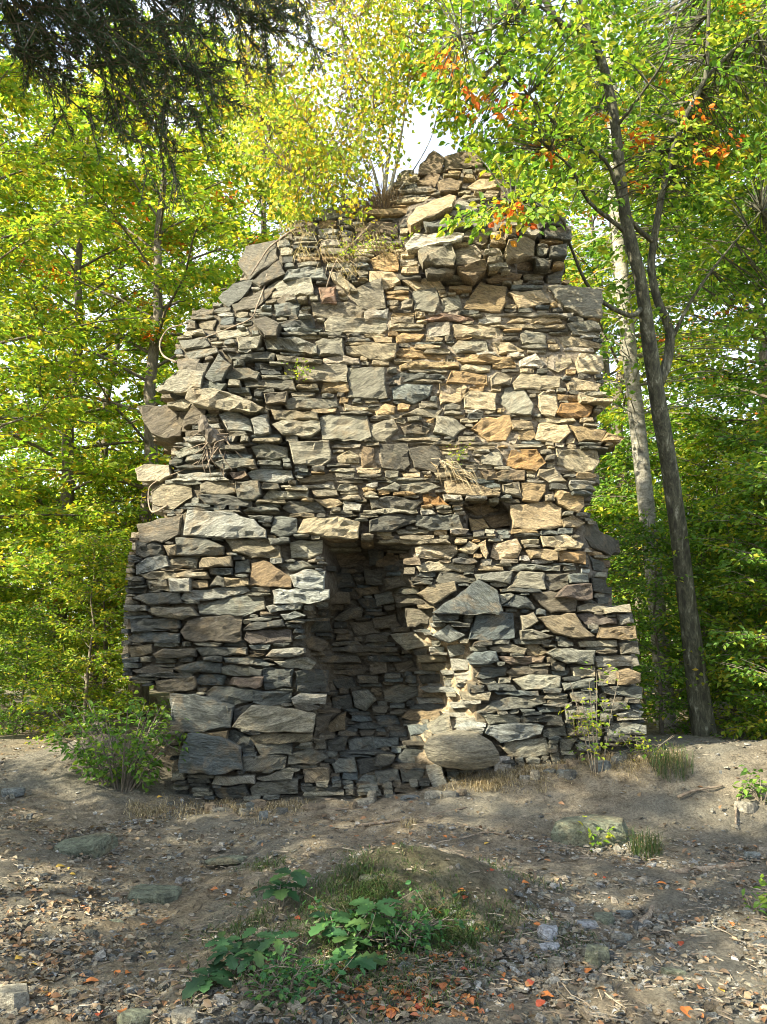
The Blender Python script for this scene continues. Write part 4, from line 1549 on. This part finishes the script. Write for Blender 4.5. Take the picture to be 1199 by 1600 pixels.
shrub('fern_plant', b4, .16, .22, 16, .06, 'green', 'green leafy plant at the right edge of the path', 'plant', stems=5, seed=8, perT=5)
b5 = G(1195, 1430)
shrub('fern_plant', b5, .16, .16, 14, .05, 'green', 'low green tuft plant at the right edge near the gravel', 'plant', stems=5, seed=9, perT=5)
b6 = G(18, 1150)
shrub('green_shrub', b6, .3, .3, 30, .06, 'green', 'small green bush at the far left beside the path', stems=7, seed=10, perT=6)
b7 = G(870, 1195)
shrub('green_shrub', G(1000, 1185), .3, .2, 24, .04, 'lime', 'low scrubby weeds on the bank right of the wall foot', 'weeds', stems=8, seed=12, perT=5)

shrub('ground_cover', G(610, 1470), .34, .12, 130, .035, 'deep', 'dark low tangle of small leaves on the foreground mound', 'plant', stems=26, seed=15, perT=6)
shrub('ground_cover', G(450, 1555), .26, .09, 60, .035, 'deep', 'low dark leafy tangle at the left foot of the mound', 'plant', stems=14, seed=16, perT=6)
# oak seedlings with lobed leaves
def lobed_leaf(mb, p, d, n, L, c, rr):
    d = d.normalized(); n = (n - d * n.dot(d)).normalized(); b = d.cross(n)
    prof = [(0, .006), (.12, .07), (.22, .20), (.30, .12), (.42, .29), (.52, .17), (.64, .31), (.74, .19), (.86, .21), (1.0, 0)]
    V = []; cen = []; curl = rr.uniform(-.1, .35)
    for t, w in prof:
        sag = -(0.22 + curl) * L * t * t
        V.append(p + d * (t * L) + b * (w * L) + n * (.15 * w * L + sag))
        V.append(p + d * (t * L) + n * sag)
        V.append(p + d * (t * L) - b * (w * L) + n * (.15 * w * L + sag))
    Fc = []
    for k in range(len(prof) - 1):
        a = k * 3; e = a + 3
        Fc += [(a, a + 1, e + 1, e), (a + 1, a + 2, e + 2, e + 1)]
    mb.add(V, Fc, c)
def oak_seedling(base, h, rosettes, label, seed):
    rr = random.Random(seed)
    t = empty('oak_seedling', base); tag(t, label, 'seedling', 'oak seedlings on the foreground mound')
    st = MB(); lf = MB()
    for (dx, dy, hz, nl, L) in rosettes:
        top = Vector((dx, dy, hz))
        st.tube([Vector((dx * .2, dy * .2, -.03)), Vector((dx * .5, dy * .5, hz * .6)), top], [.004, .003, .002], 4)
        a0 = rr.uniform(0, 6)
        for k in range(nl):
            a = a0 + k * 6.283 / nl + rr.uniform(-.25, .25)
            d = Vector((math.cos(a), math.sin(a), rr.uniform(-.05, .35)))
            c = PAL['deep'][rr.randrange(4)] * rr.uniform(.3, .68)
            lobed_leaf(lf, top - Vector((0, 0, rr.uniform(0, .03))), d, Vector((rr.uniform(-.2, .2), rr.uniform(-.3, .1), 1)), L * rr.uniform(.75, 1.15), tuple(c), rr)
    link('stem', st.mesh('stem', M_DARKBARK), t)
    link('leaves', lf.mesh('leaves', M_DARKLEAF), t)
oak_seedling(G(438, 1420), .12, [(0, 0, .12, 8, .13), (.05, .04, .17, 5, .12)], 'oak seedling with lobed leaves on the upper left of the mound', 1)
oak_seedling(G(400, 1525), .12, [(0, 0, .11, 7, .115), (-.13, .03, .09, 7, .10), (.08, .06, .14, 5, .11)], 'oak seedling with lobed leaves at the lower left of the mound', 2)
oak_seedling(G(535, 1500), .2, [(0.03, -.02, .13, 7, .115), (.15, .08, .22, 7, .125), (-.06, .08, .16, 7, .13), (.05, -.12, .08, 7, .13), (.12, .0, .16, 5, .11)], 'largest oak seedling with layered leaves in the middle of the mound', 3)
oak_seedling(G(325, 1545), .08, [(0, 0, .06, 7, .12)], 'small low rosette seedling left of the mound by the path', 4)
oak_seedling(G(345, 1500), .08, [(0, 0, .10, 6, .10), (.09, .03, .08, 6, .10)], 'tiny leafy seedling on the left slope of the mound', 5)

# grass
def grass(name, label, spots, seed, cols, hmin, hmax, kind='stuff', cat=None, lean=.5):
    rg_ = np.random.default_rng(seed)
    V = []; C = []; n = 0
    for (p, r, cnt) in spots:
        for _ in range(cnt):
            a = rg_.uniform(0, 6.28); q = r * math.sqrt(rg_.random())
            x = p[0] + math.cos(a) * q; y = p[1] + math.sin(a) * q
            z = gz(x, y) - .01
            h = rg_.uniform(hmin, hmax); b = rg_.uniform(0, 6.28); k = rg_.uniform(.15, 1) * h * lean * 1.6
            dx, dy = math.cos(b) * k, math.sin(b) * k
            w = rg_.uniform(.0012, .0026)
            px, py = -math.sin(b) * w, math.cos(b) * w
            c = cols[rg_.integers(0, len(cols))] * rg_.uniform(.7, 1.25)
            V += [(x - px, y - py, z), (x + px, y + py, z), (x + dx * .3 + px * .8, y + dy * .3 + py * .8, z + h * .62), (x + dx * .3 - px * .8, y + dy * .3 - py * .8, z + h * .62), (x + dx, y + dy, z + h * (1 - .35 * k / h) * .9)]
            C += [c] * 5
            n += 1
    idx = []; st = []
    l_ = 0
    for k in range(n):
        a = k * 5
        st += [l_, l_ + 4]; idx += [a, a + 1, a + 2, a + 3, a + 3, a + 2, a + 4]; l_ += 7
    me = raw_mesh(name, np.array(V), idx, st, M_GRASS, np.array(C), False)
    o = link(name, me)
    tag(o, label, cat, None, kind)
    return o
GREENG = np.array([(.04, .085, .022), (.03, .06, .018), (.07, .12, .03), (.055, .09, .025), (.12, .11, .05)])
DRY = np.array([(.34, .27, .16), (.44, .36, .22), (.25, .19, .10), (.50, .43, .29), (.16, .13, .07)])
spots = []
rr = random.Random(9)
for _ in range(150):
    u, v = rr.gauss(610, 95), rr.gauss(1440, 55)
    p = G(u, min(max(v, 1340), 1580)); spots.append((p, .12, 60))
for _ in range(26):
    p = G(rr.uniform(300, 480), rr.uniform(1440, 1590)); spots.append((p, .07, 14))
grass('mound_grass', 'short dark green grass growing over the foreground mound', spots, 1, GREENG, .02, .085, lean=1.4)
spots = []
for _ in range(110):
    u = rr.uniform(690, 1060); v = np.interp(u, [690, 780, 880, 1000, 1060], [1222, 1205, 1192, 1180, 1180]) + rr.gauss(8, 10)
    p = G(u, v); spots.append((p, .12, 70))
for _ in range(45):
    u = rr.uniform(200, 480); v = np.interp(u, [200, 300, 480], [1265, 1262, 1250]) + rr.gauss(6, 8)
    spots.append((G(u, v), .12, 50))
grass('dry_grass', 'dry straw coloured grass along the foot of the wall', spots, 2, DRY, .015, .075, lean=1.3)
def tuft(u, v, cnt, r, h0, h1, label, cols=GREENG, seed=3, Y=None):
    grass('grass_tuft', label, [(G(u, v), r, cnt)], seed, cols, h0, h1, 'thing', 'grass', .75)
tuft(1010, 1335, 170, .10, .12, .24, 'dark green grass tuft right of the flat mossy rock', seed=4)
tuft(1050, 1205, 220, .16, .14, .30, 'long grass tuft on the bank below the leaning beech', seed=5)
tuft(640, 1290, 60, .06, .05, .10, 'small grass tuft in the trodden ground before the niche', DRY, 6)

# dry roots and straw hanging on the wall
def root(pts, r, label, seed, group='bare roots clinging to the wall', cat='root'):
    rr_ = random.Random(seed)
    P = spline([W(u, v, WALL_Y + dep(u, v) - .045 + rr_.uniform(-.03, .02)) for u, v in pts], 5)
    o = P[0].copy()
    mb = MB(); mb.tube([p - o for p in P], [r * (1 - .6 * k / len(P)) * rr_.uniform(.8, 1.2) for k in range(len(P))], 6)
    ob = link('climbing_root', mb.mesh('climbing_root', M_ROOT, True)); ob.location = o
    tag(ob, label, cat, group)
root([(276, 566), (256, 556), (250, 538), (262, 515), (290, 505), (310, 492)], .011, 'curled bare root sticking out from the upper left edge of the wall', 1)
root([(418, 428), (412, 452), (402, 478), (392, 498), (360, 512), (330, 524), (312, 530)], .010, 'pale root winding down the stones at upper left of the wall', 2)
root([(495, 350), (462, 358), (440, 372), (420, 388), (405, 410), (392, 430)], .013, 'thick pale root over the broken shoulder left of the birch', 3)
root([(585, 345), (560, 372), (535, 395), (520, 420), (510, 450)], .012, 'thin root hanging below the birch on the wall top', 4)
root([(262, 790), (238, 800), (232, 775), (240, 755), (285, 735), (312, 720)], .010, 'thin root along the left edge above the lower corner', 5)
root([(748, 770), (752, 790), (752, 800), (758, 806)], .006, 'short root hanging in front of the small square hole', 6)
stub = W(335, 690, WALL_Y + dep(335, 690) - .08)
rt = empty('root_stump', stub); tag(rt, 'gnarled dark brown root stump stuck in the left of the wall', 'root')
mb = MB(); rr_ = random.Random(6)
mb.tube(spline([Vector((.06, .1, -.12)), Vector((.02, 0, 0)), Vector((-.07, -.08, .10)), Vector((-.09, -.1, .22))], 4), lerp_list([.11, .085, .06, .025], 4), 8, rough=.25, rng=rr_)
link('stump', mb.mesh('stump', M_DARKBARK, False), rt)
mb = MB()
for k in range(26):
    a = Vector((rr_.uniform(-.08, .14), rr_.uniform(-.06, .02), rr_.uniform(-.1, .08)))
    e = a + Vector((rr_.uniform(-.2, .2), rr_.uniform(-.06, 0.02), rr_.uniform(-.32, .02)))
    mb.tube(spline([a, a.lerp(e, .5) + Vector((rr_.uniform(-.04, .04), -.03, rr_.uniform(-.04, .04))), e], 3), [.007 * (1 - .1 * q) for q in range(7)], 4, cap=False)
link('rootlets', mb.mesh('rootlets', M_ROOT), rt)
def straw(name, items, label, seed, cols=DRY, cat='straw', kind=None):
    rg_ = np.random.default_rng(seed)
    mb = MB()
    for (u, v, n, L, dx, dz) in items:
        o = W(u, v, WALL_Y + dep(u, v) - .04)
        for _ in range(n):
            a = o + Vector(rg_.normal(size=3) * [.06, .02, .03])
            d = Vector((dx + rg_.normal() * .45, -.25 + rg_.normal() * .15, dz + rg_.normal() * .35)).normalized() * L * rg_.uniform(.4, 1.1)
            m = a + d * .5 + Vector((0, -.02, .03)); e = a + d + Vector((0, 0, -.05))
            c = cols[rg_.integers(0, len(cols))]
            s = Vector((.0022, 0, .0015))
            mb.add([a - s, a + s, m + s, m - s, e], [(0, 1, 2, 3), (3, 2, 4)], tuple(c))
    o = link(name, mb.mesh(name, M_GRASS)); tag(o, label, cat, None, kind)
straw('dry_grass_tuft', [(690, 722, 22, .26, .8, -.5), (720, 740, 18, .24, .7, -.6)], 'dry grass tuft hanging from a joint right of the wall middle', 1)
straw('dry_grass_tuft', [(u, v, 26, .22, .1, .2) for u, v in [(500, 400), (530, 410), (560, 395), (590, 385), (470, 400), (545, 430), (610, 400), (520, 375), (480, 370), (450, 365), (565, 360)]], 'mat of dry straw and roots below the birch on the wall', 2)
straw('dry_grass_tuft', [(600, 322, 70, .32, -.2, .9), (585, 328, 60, .3, -.5, .7), (612, 318, 50, .3, .4, .8), (570, 335, 40, .26, -.7, .4)], 'dark bristling grass clump around the foot of the birch', 3, np.array([(.09, .06, .035), (.16, .11, .06), (.25, .18, .10)]))
def wall_weed(u, v, n, label, seed, key='lime'):
    rg_ = np.random.default_rng(seed)
    o = W(u, v, WALL_Y + dep(u, v) - .05)
    lv = Leaves(); mb = MB()
    t = empty('wall_weed', o); tag(t, label, 'weed', 'small weeds rooted in the wall')
    for _ in range(n):
        e = Vector((rg_.normal() * .09, -.05 - abs(rg_.normal()) * .04, rg_.uniform(.02, .2)))
        mb.tube([Vector((0, 0.03, 0)), e * .5, e], [.003, .002, .001], 3, cap=False)
        lv.spray(rg_, e * .3, e, 7, .03, key, .32, .03, .6)
    link('stem', mb.mesh('stem', M_ROOT), t); link('leaves', lv.mesh('leaves'), t)
wall_weed(545, 405, 14, 'yellow green weed below the birch near the wall top', 1)
wall_weed(588, 395, 12, 'yellow green weed to the right of the straw mat on the wall', 2)
wall_weed(632, 390, 9, 'small yellow weed above the pale slab under the top', 3)
wall_weed(470, 595, 9, 'tiny green weed in a joint left of the wall middle', 4)
wall_weed(715, 722, 7, 'tiny weed beside the hanging dry grass tuft', 5)
wall_weed(900, 1150, 9, 'green weed at the right foot of the wall behind the sapling', 6)

# ------------------------------------------------------------------ loose stones
def rock(u, v, wpx, hpx, tall, key, label, seed, rot=0.0, name='loose_stone', cat='stone', group=None, tilt=(0, 0), sink=.35):
    rr_ = random.Random(seed)
    p = G(u, v)
    k = p.y / F
    w = wpx * k / 2
    dpt = w * hpx
    n = rr_.choice((6, 7, 8))
    ring = []
    for q in range(n):
        a = 2 * math.pi * q / n
        a += rr_.uniform(-.3, .3); r = rr_.uniform(.75, 1.15)
        ring.append((math.cos(a) * w * r, math.sin(a) * dpt * r))
    V = []
    for lev, sc_ in ((-sink * tall, 1.0), (tall * .55, 1.02), (tall, .9)):
        for (x, y) in ring:
            V.append((x * sc_, y * sc_, lev + rr_.uniform(-.12, .12) * tall))
    m = []
    for q in range(4):
        V.append((rr_.uniform(-.35, .35) * w, rr_.uniform(-.35, .35) * dpt, tall * rr_.uniform(.95, 1.2)))
    V.append((0, 0, tall * 1.08))
    Fc = []
    for lv_ in (0, 1):
        for q in range(n):
            a = lv_ * n + q; b = lv_ * n + (q + 1) % n
            Fc.append((a, b, b + n, a + n))
    c = len(V) - 1
    for q in range(n):
        Fc.append((2 * n + q, 2 * n + (q + 1) % n, c))
    mb = MB()
    M = Matrix.Rotation(rot, 3, 'Z') @ Matrix.Rotation(tilt[0], 3, 'X') @ Matrix.Rotation(tilt[1], 3, 'Y')
    col = COLORS[key] if isinstance(key, str) else key
    mb.add([M @ Vector(x) for x in V], Fc, col)
    o = link(name, mb.mesh(name, M_ROCK)); o.location = p
    tag(o, label, cat, group)
    return o
MOSS = (.17, .19, .13)
rock(128, 1330, 95, .55, .07, MOSS, 'flat grey green slab on the left slope below the shrub', 1, .3, 'rock_slab', 'rock', tilt=(.2, -.15))
rock(238, 1402, 100, .55, .05, MOSS, 'flat slab half sunk in the dirt left of the mound', 2, -.2, 'rock_slab', 'rock')
rock(925, 1312, 140, .5, .13, MOSS, 'large flat mossy rock in the ground right of the centre', 3, .1, 'rock_slab', 'rock')
rock(355, 1345, 60, .5, .02, MOSS, 'small flush slab in the dirt above the mound', 4, .4, 'rock_slab', 'rock')
rock(935, 1503, 42, .9, .06, MOSS, 'upright squarish stone among the gravel at lower right', 5, .8)
rock(856, 1464, 38, .7, .045, (.42, .44, .46), 'palest blue white stone among the gravel at lower right', 6, .2)
rock(858, 1485, 38, .5, .03, (.36, .38, .40), 'pale flat stone just below the palest stone', 7)
rock(868, 1512, 34, .7, .035, 'g', 'small grey stone below the two pale stones', 8, .5)
rock(917, 1450, 36, .5, .03, (.36, .38, .40), 'pale sharp stone right of the palest stone', 9, -.2)
rock(942, 1440, 44, .8, .03, MOSS, 'flat grey green stone above the upright squarish stone', 10, .7)
rock(970, 1470, 34, .5, .03, 'b', 'bluish flat stone right of the upright squarish stone', 11)
rock(1053, 1525, 40, .4, .025, MOSS, 'lone flat splinter of slate near the lower right corner', 12, -.3)
rock(1090, 1458, 40, .5, .02, 'g', 'flat grey stone at the right among fallen leaves', 13, .1)
rock(975, 1433, 26, .7, .03, 'b', 'little bluish stone at the root of the gravel patch', 14, .1)
rock(12, 1575, 60, .7, .07, 'g', 'pale rock cut by the lower left corner of the view', 15, .2)
rock(215, 1598, 55, .6, .04, MOSS, 'grey green stone at the bottom edge left of the mound', 16)
rock(290, 1592, 40, .6, .03, 'g', 'grey stone at the bottom edge near the small rosette', 17)
rock(22, 1240, 36, .6, .04, 'b', 'grey flat stone beside the far left path', 18)
rock(180, 1445, 26, .6, .02, MOSS, 'small grey green stone on the left path', 19)
rock(1165, 1265, 36, .5, .05, 'g', 'grey stone at the right edge of the path', 20)
rock(1175, 1340, 30, .5, .03, 'b', 'bluish stone at the right edge beside the fallen branch', 21)
rock(575, 1375, 34, .5, .02, MOSS, 'thin flat stone at the top of the mound', 22)
rock(112, 1115, 50, .8, .18, 'n', 'brown rubble block on the earth heap left of the ruin', 23, .2)
rock(165, 1100, 60, .7, .2, 'd', 'dark rubble block close to the left corner of the ruin', 24, .4)
rock(215, 1110, 55, .8, .22, 'n', 'brown rubble block under the left corner of the ruin', 25)
rock(150, 1145, 55, .8, .16, 'd', 'dark rubble block above the leafy shrub', 26, .7)
rock(785, 1202, 30, .6, .1, 'w', 'small pale upright stone at the wall foot right of the boulder', 27)

rr = random.Random(77)
for q_ in range(26):
    u = rr.uniform(300, 1000)
    v = np.interp(u, [300, 420, 600, 690, 780, 1000], [1262, 1262, 1245, 1240, 1215, 1180]) + rr.uniform(0, 16)
    rock(u, v, rr.uniform(14, 34), rr.uniform(.5, .9), rr.uniform(.025, .06), rr.choice(['g', 'd', 't', 'b', 'n']), 'small piece of fallen slate lying at the foot of the wall', 200 + q_, rr.uniform(0, 3), 'rubble_piece', 'stone', 'slate pieces fallen at the foot of the wall')

# fallen branches
def fallen(px, r, label, name='fallen_branch', lift=.02):
    P = [G(u, v) + Vector((0, 0, lift)) for u, v in px]
    o = P[0].copy()
    P = spline([p - o for p in P], 4)
    rr_ = random.Random(len(px))
    mb = MB(); mb.tube(P, [r * (1 - .4 * k / len(P)) * rr_.uniform(.85, 1.15) for k in range(len(P))], 8, rough=.12, rng=rr_)
    ob = link(name, mb.mesh(name, M_ROOT, True)); ob.location = o
    tag(ob, label, 'branch')
fallen([(1170, 1352), (1120, 1358), (1070, 1362), (1035, 1366)], .03, 'thick weathered root lying across the ground at the right', 'exposed_root', 0)
fallen([(1020, 1400), (1018, 1425), (1000, 1445), (985, 1450)], .022, 'short crooked root above the gravel at lower right', 'exposed_root', 0)
fallen([(1150, 1292), (1152, 1260), (1158, 1235)], .008, 'thin bare twig by the right edge of the path')
fallen([(1060, 1250), (1085, 1240), (1130, 1232)], .012, 'bare stick below the long grass tuft at the right')
fallen([(560, 1290), (620, 1282), (680, 1272), (730, 1262)], .012, 'pale thin root running along the ground before the niche', 'exposed_root', 0)
fallen([(480, 1268), (540, 1264), (600, 1256), (655, 1250)], .010, 'second pale root nearer the wall before the niche', 'exposed_root', 0)
fallen([(720, 1315), (760, 1305), (800, 1312)], .006, 'small dry twig on the trodden ground in the middle')

# ------------------------------------------------------------------ gravel and leaf litter
def gravel(n, seed):
    rg_ = np.random.default_rng(seed)
    V = []; C = []
    cube = np.array([(-1, -1, -1), (1, -1, -1), (1, 1, -1), (-1, 1, -1), (-.75, -.7, 1), (.8, -.75, 1), (.7, .8, 1), (-.8, .7, 1)], float)
    cols = np.array([(.20, .20, .16), (.27, .26, .21), (.15, .16, .15), (.33, .29, .22), (.40, .40, .37), (.24, .20, .14)])
    cnt = 0
    while cnt < n:
        u = rg_.uniform(-30, 1230); v = rg_.uniform(1110, 1600)
        right = math.exp(-((u - 930) / 190) ** 2 - ((v - 1470) / 80) ** 2)
        left = math.exp(-((u - 40) / 130) ** 2 - ((v - 1500) / 160) ** 2)
        if rg_.random() > .30 + .8 * right + .7 * left: continue
        if math.exp(-((u - 580) / 130) ** 2 - ((v - 1450) / 70) ** 2) > rg_.random(): continue
        Yg = 0
        # ray to flat ground, then height
        x = (u - 599.5) / F; z = (800 - v) / F
        dy = math.cos(PITCH) - z * math.sin(PITCH); dz = math.sin(PITCH) + z * math.cos(PITCH)
        Y = -EYE / dz * dy
        p = W(u, v, Y)
        Y = Y * (EYE - gz(p.x, p.y)) / EYE
        p = W(u, v, Y)
        if p.y > 13 or (p.y > 6.85 and -2.3 < p.x < 2.45): continue
        s = rg_.lognormal(-5.15, .6)
        s = min(s, .036)
        sz = np.array([s * rg_.uniform(.7, 1.5), s * rg_.uniform(.6, 1.1), s * rg_.uniform(.18, .45)])
        a = rg_.uniform(0, 6.28)
        c = cube * rg_.uniform(.7, 1.15, (8, 3)) * sz
        t = rg_.normal(0, .25)
        c[:, 2] += c[:, 0] * t
        c = np.stack([c[:, 0] * math.cos(a) - c[:, 1] * math.sin(a), c[:, 0] * math.sin(a) + c[:, 1] * math.cos(a), c[:, 2]], 1)
        V.append(c + [p.x, p.y, gz(p.x, p.y) + sz[2] * .5 + .004])
        C.append(np.repeat((cols[rg_.integers(0, 6)] * rg_.uniform(.7, 1.3))[None], 8, 0))
        cnt += 1
    f = np.array([0, 3, 2, 1, 4, 5, 6, 7, 0, 1, 5, 4, 1, 2, 6, 5, 2, 3, 7, 6, 3, 0, 4, 7])
    idx = (np.arange(n)[:, None] * 8 + f).ravel()
    return raw_mesh('gravel', np.concatenate(V), idx, np.arange(0, len(idx), 4), M_ROCK, np.concatenate(C), False)
go = link('gravel', gravel(21000, 3))
tag(go, 'slate chips and small gravel strewn over the dirt', None, None, 'stuff')

def litter(n, seed):
    rg_ = np.random.default_rng(seed)
    P = []; k = 0
    while len(P) < n:
        u = rg_.uniform(-30, 1230); v = rg_.uniform(1100, 1600)
        left = math.exp(-((u - 30) / 120) ** 2 - ((v - 1480) / 190) ** 2) + .5 * math.exp(-((u - 40) / 140) ** 2 - ((v - 1180) / 80) ** 2)
        mound = math.exp(-((u - 640) / 110) ** 2 - ((v - 1560) / 40) ** 2)
        if rg_.random() > .09 + .6 * left + .9 * mound: continue
        z = (800 - v) / F; dz = math.sin(PITCH) + z * math.cos(PITCH); dy = math.cos(PITCH) - z * math.sin(PITCH)
        Y = -EYE / dz * dy
        p = W(u, v, Y); p = W(u, v, Y * (EYE - gz(p.x, p.y)) / EYE)
        if p.y > 13 or (p.y > 6.85 and -2.3 < p.x < 2.45): continue
        P.append((p.x, p.y, gz(p.x, p.y) + rg_.uniform(.008, .022)))
    m = len(P)
    D = unit(rg_, m, .15); N = np.array([0, 0, 1.0]) + rg_.normal(size=(m, 3)) * .35
    cols = np.array([(.13, .09, .055), (.20, .145, .085), (.10, .075, .05), (.27, .20, .12), (.26, .22, .15), (.22, .12, .06)])
    C = cols[rg_.integers(0, 6, m)] * rg_.uniform(.7, 1.3, (m, 1))
    Pn = np.array(P)
    rust = (np.hypot((Pn[:, 0] - .15) / .5, (Pn[:, 1] - 3.55) / .3) < 1) & (rg_.random(m) < .6)     # a drift of rusty oak leaves at the mound's foot
    C[rust] = np.array([(.36, .13, .05), (.28, .10, .045), (.40, .19, .07)])[rg_.integers(0, 3, rust.sum())] * rg_.uniform(.7, 1.2, (rust.sum(), 1))
    return leaf_mesh('leaf_litter', P, D, N, rg_.uniform(.02, .055, m), rg_.uniform(.25, .4, m), C, M_DEAD, True)
lo = link('leaf_litter', litter(2700, 4))
tag(lo, 'brown leaf litter scattered over the ground', None, None, 'stuff')

def twiglets(n, seed):
    rg_ = np.random.default_rng(seed)
    V = []; C = []
    cols = np.array([(.13, .10, .07), (.20, .165, .115), (.08, .065, .045), (.27, .23, .17)])
    while len(V) < n:
        u = rg_.uniform(-30, 1230); v = rg_.uniform(1105, 1600)
        z = (800 - v) / F; dz = math.sin(PITCH) + z * math.cos(PITCH); dy = math.cos(PITCH) - z * math.sin(PITCH)
        Y = -EYE / dz * dy
        p = W(u, v, Y); p = W(u, v, Y * (EYE - gz(p.x, p.y)) / EYE)
        if p.y > 13 or (p.y > 6.85 and -2.3 < p.x < 2.45): continue
        a = rg_.uniform(0, 6.28); L = min(rg_.lognormal(-3.5, .6), .16) / 2; w = rg_.uniform(.0012, .003)
        d = np.array([math.cos(a), math.sin(a), rg_.normal() * .12]) * L; q = np.array([-math.sin(a), math.cos(a), 0]) * w
        c = np.array([p.x, p.y, gz(p.x, p.y) + .012 + rg_.uniform(0, .012)])
        k = rg_.normal() * L * .25
        m_ = c + q / w * k
        up = np.array([0, 0, w * 1.6])
        V.append(np.array([c - d - q, c - d + q, c - d + up, m_ - q, m_ + q, m_ + up, c + d - q * .6, c + d + q * .6, c + d + up * .6]))
        C.append(np.repeat((cols[rg_.integers(0, 4)] * rg_.uniform(.7, 1.3))[None], 9, 0))
    f = np.array([0, 3, 5, 2, 1, 2, 5, 4, 0, 1, 4, 3, 3, 6, 8, 5, 4, 5, 8, 7, 3, 4, 7, 6])
    idx = (np.arange(n)[:, None] * 9 + f).ravel()
    return raw_mesh('twig_litter', np.concatenate(V), idx, np.arange(0, len(idx), 4), M_DEAD, np.concatenate(C), False)
to = link('twig_litter', twiglets(4500, 8))
tag(to, 'tiny dry twigs and needles littering the soil', None, None, 'stuff')

# bright fallen leaves one can pick out
def fl_mesh(col, seed):
    rr_ = random.Random(seed)
    mb = MB()
    prof = [(0, .02), (.15, .2), (.4, .34), (.65, .28), (.85, .14), (1, 0)]
    V = []
    for t, w in prof:
        cz = .10 * math.sin(t * 3.1 + rr_.uniform(-.3, .3))
        V += [(t - .5, w * rr_.uniform(.85, 1.15), cz + w * .35 * rr_.uniform(.2, 1.2)), (t - .5, 0, cz), (t - .5, -w * rr_.uniform(.85, 1.15), cz + w * .35 * rr_.uniform(.2, 1.2))]
    Fc = []
    for k in range(5):
        a = k * 3
        Fc += [(a, a + 3, a + 4, a + 1), (a + 1, a + 4, a + 5, a + 2)]
    mb.add(V, Fc, col)
    return mb.mesh('fallen_leaf', M_DEAD)
FLC = {'orange': (.46, .16, .045), 'red': (.28, .06, .03), 'yellow': (.52, .34, .07)}
FLM = {k: [fl_mesh(c, 5 + q) for q in range(3)] for k, c in FLC.items()}
LEAVES = """o 557,1310 o 617,1323 r 757,1365 r 770,1364 o 822,1384 r 837,1369 y 760,1322 o 848,1327 o 930,1370 r 945,1375 o 1033,1385 o 1062,1395 o 1068,1378 o 1005,1310 r 1060,1402 o 955,1408 o 1070,1446 o 1142,1447
o 840,1450 y 855,1460 o 787,1528 o 852,1562 r 845,1575 o 1072,1587 o 1095,1592 o 1100,1500 o 920,1522 o 1050,1487 r 1065,1480 r 828,1542 y 1128,1552 o 1095,1550
o 400,1305 y 490,1310 y 403,1305 o 335,1393 o 352,1402 r 405,1378 r 465,1440 y 233,1493 o 130,1420 o 132,1452 o 225,1450 o 142,1540 o 200,1525 o 183,1525 o 190,1587 r 155,1590 y 105,1362 y 95,1358 y 113,1370 y 30,1503 y 50,1512 o 45,1447
o 135,1470 o 75,1560 o 620,1560 r 640,1570 o 660,1540 o 590,1580 r 655,1580 o 700,1595 o 560,1590 r 670,1567 o 640,1530 o 610,1590 o 720,1395 r 727,1407 o 695,1310 y 790,1395 o 1190,1470 o 15,1300 y 250,1248 o 680,1430 y 720,1400 r 705,1485 o 690,1500 r 725,1520"""
toks = LEAVES.split()
rr = random.Random(14)
LBL = {'o': ('orange', 'single orange fallen leaf lying on the ground'), 'r': ('red', 'single dark red fallen leaf lying on the ground'), 'y': ('yellow', 'single yellow fallen leaf lying on the ground')}
for k in range(0, len(toks), 2):
    c, lab = LBL[toks[k]]
    u, v = map(float, toks[k + 1].split(','))
    p = G(u, v, .012)
    o = link('fallen_leaf', FLM[c][rr.randrange(3)])
    o.location = p
    s = rr.choice((.03, .04, .045, .05, .055, .07)) * rr.uniform(.85, 1.15)
    o.scale = (s, s, s)
    o.rotation_euler = (rr.uniform(-.3, .3), rr.uniform(-.3, .3), rr.uniform(0, 6.28))
    tag(o, lab, 'leaf', c + ' fallen leaves on the ground')
for o in bpy.data.objects:
    if o.get('category') and not o.get('kind'): o['kind'] = 'thing'
print('stones', N_TRACED, len(stones), 'tris', sum(len(o.data.polygons) for o in bpy.data.objects if o.type == 'MESH'))
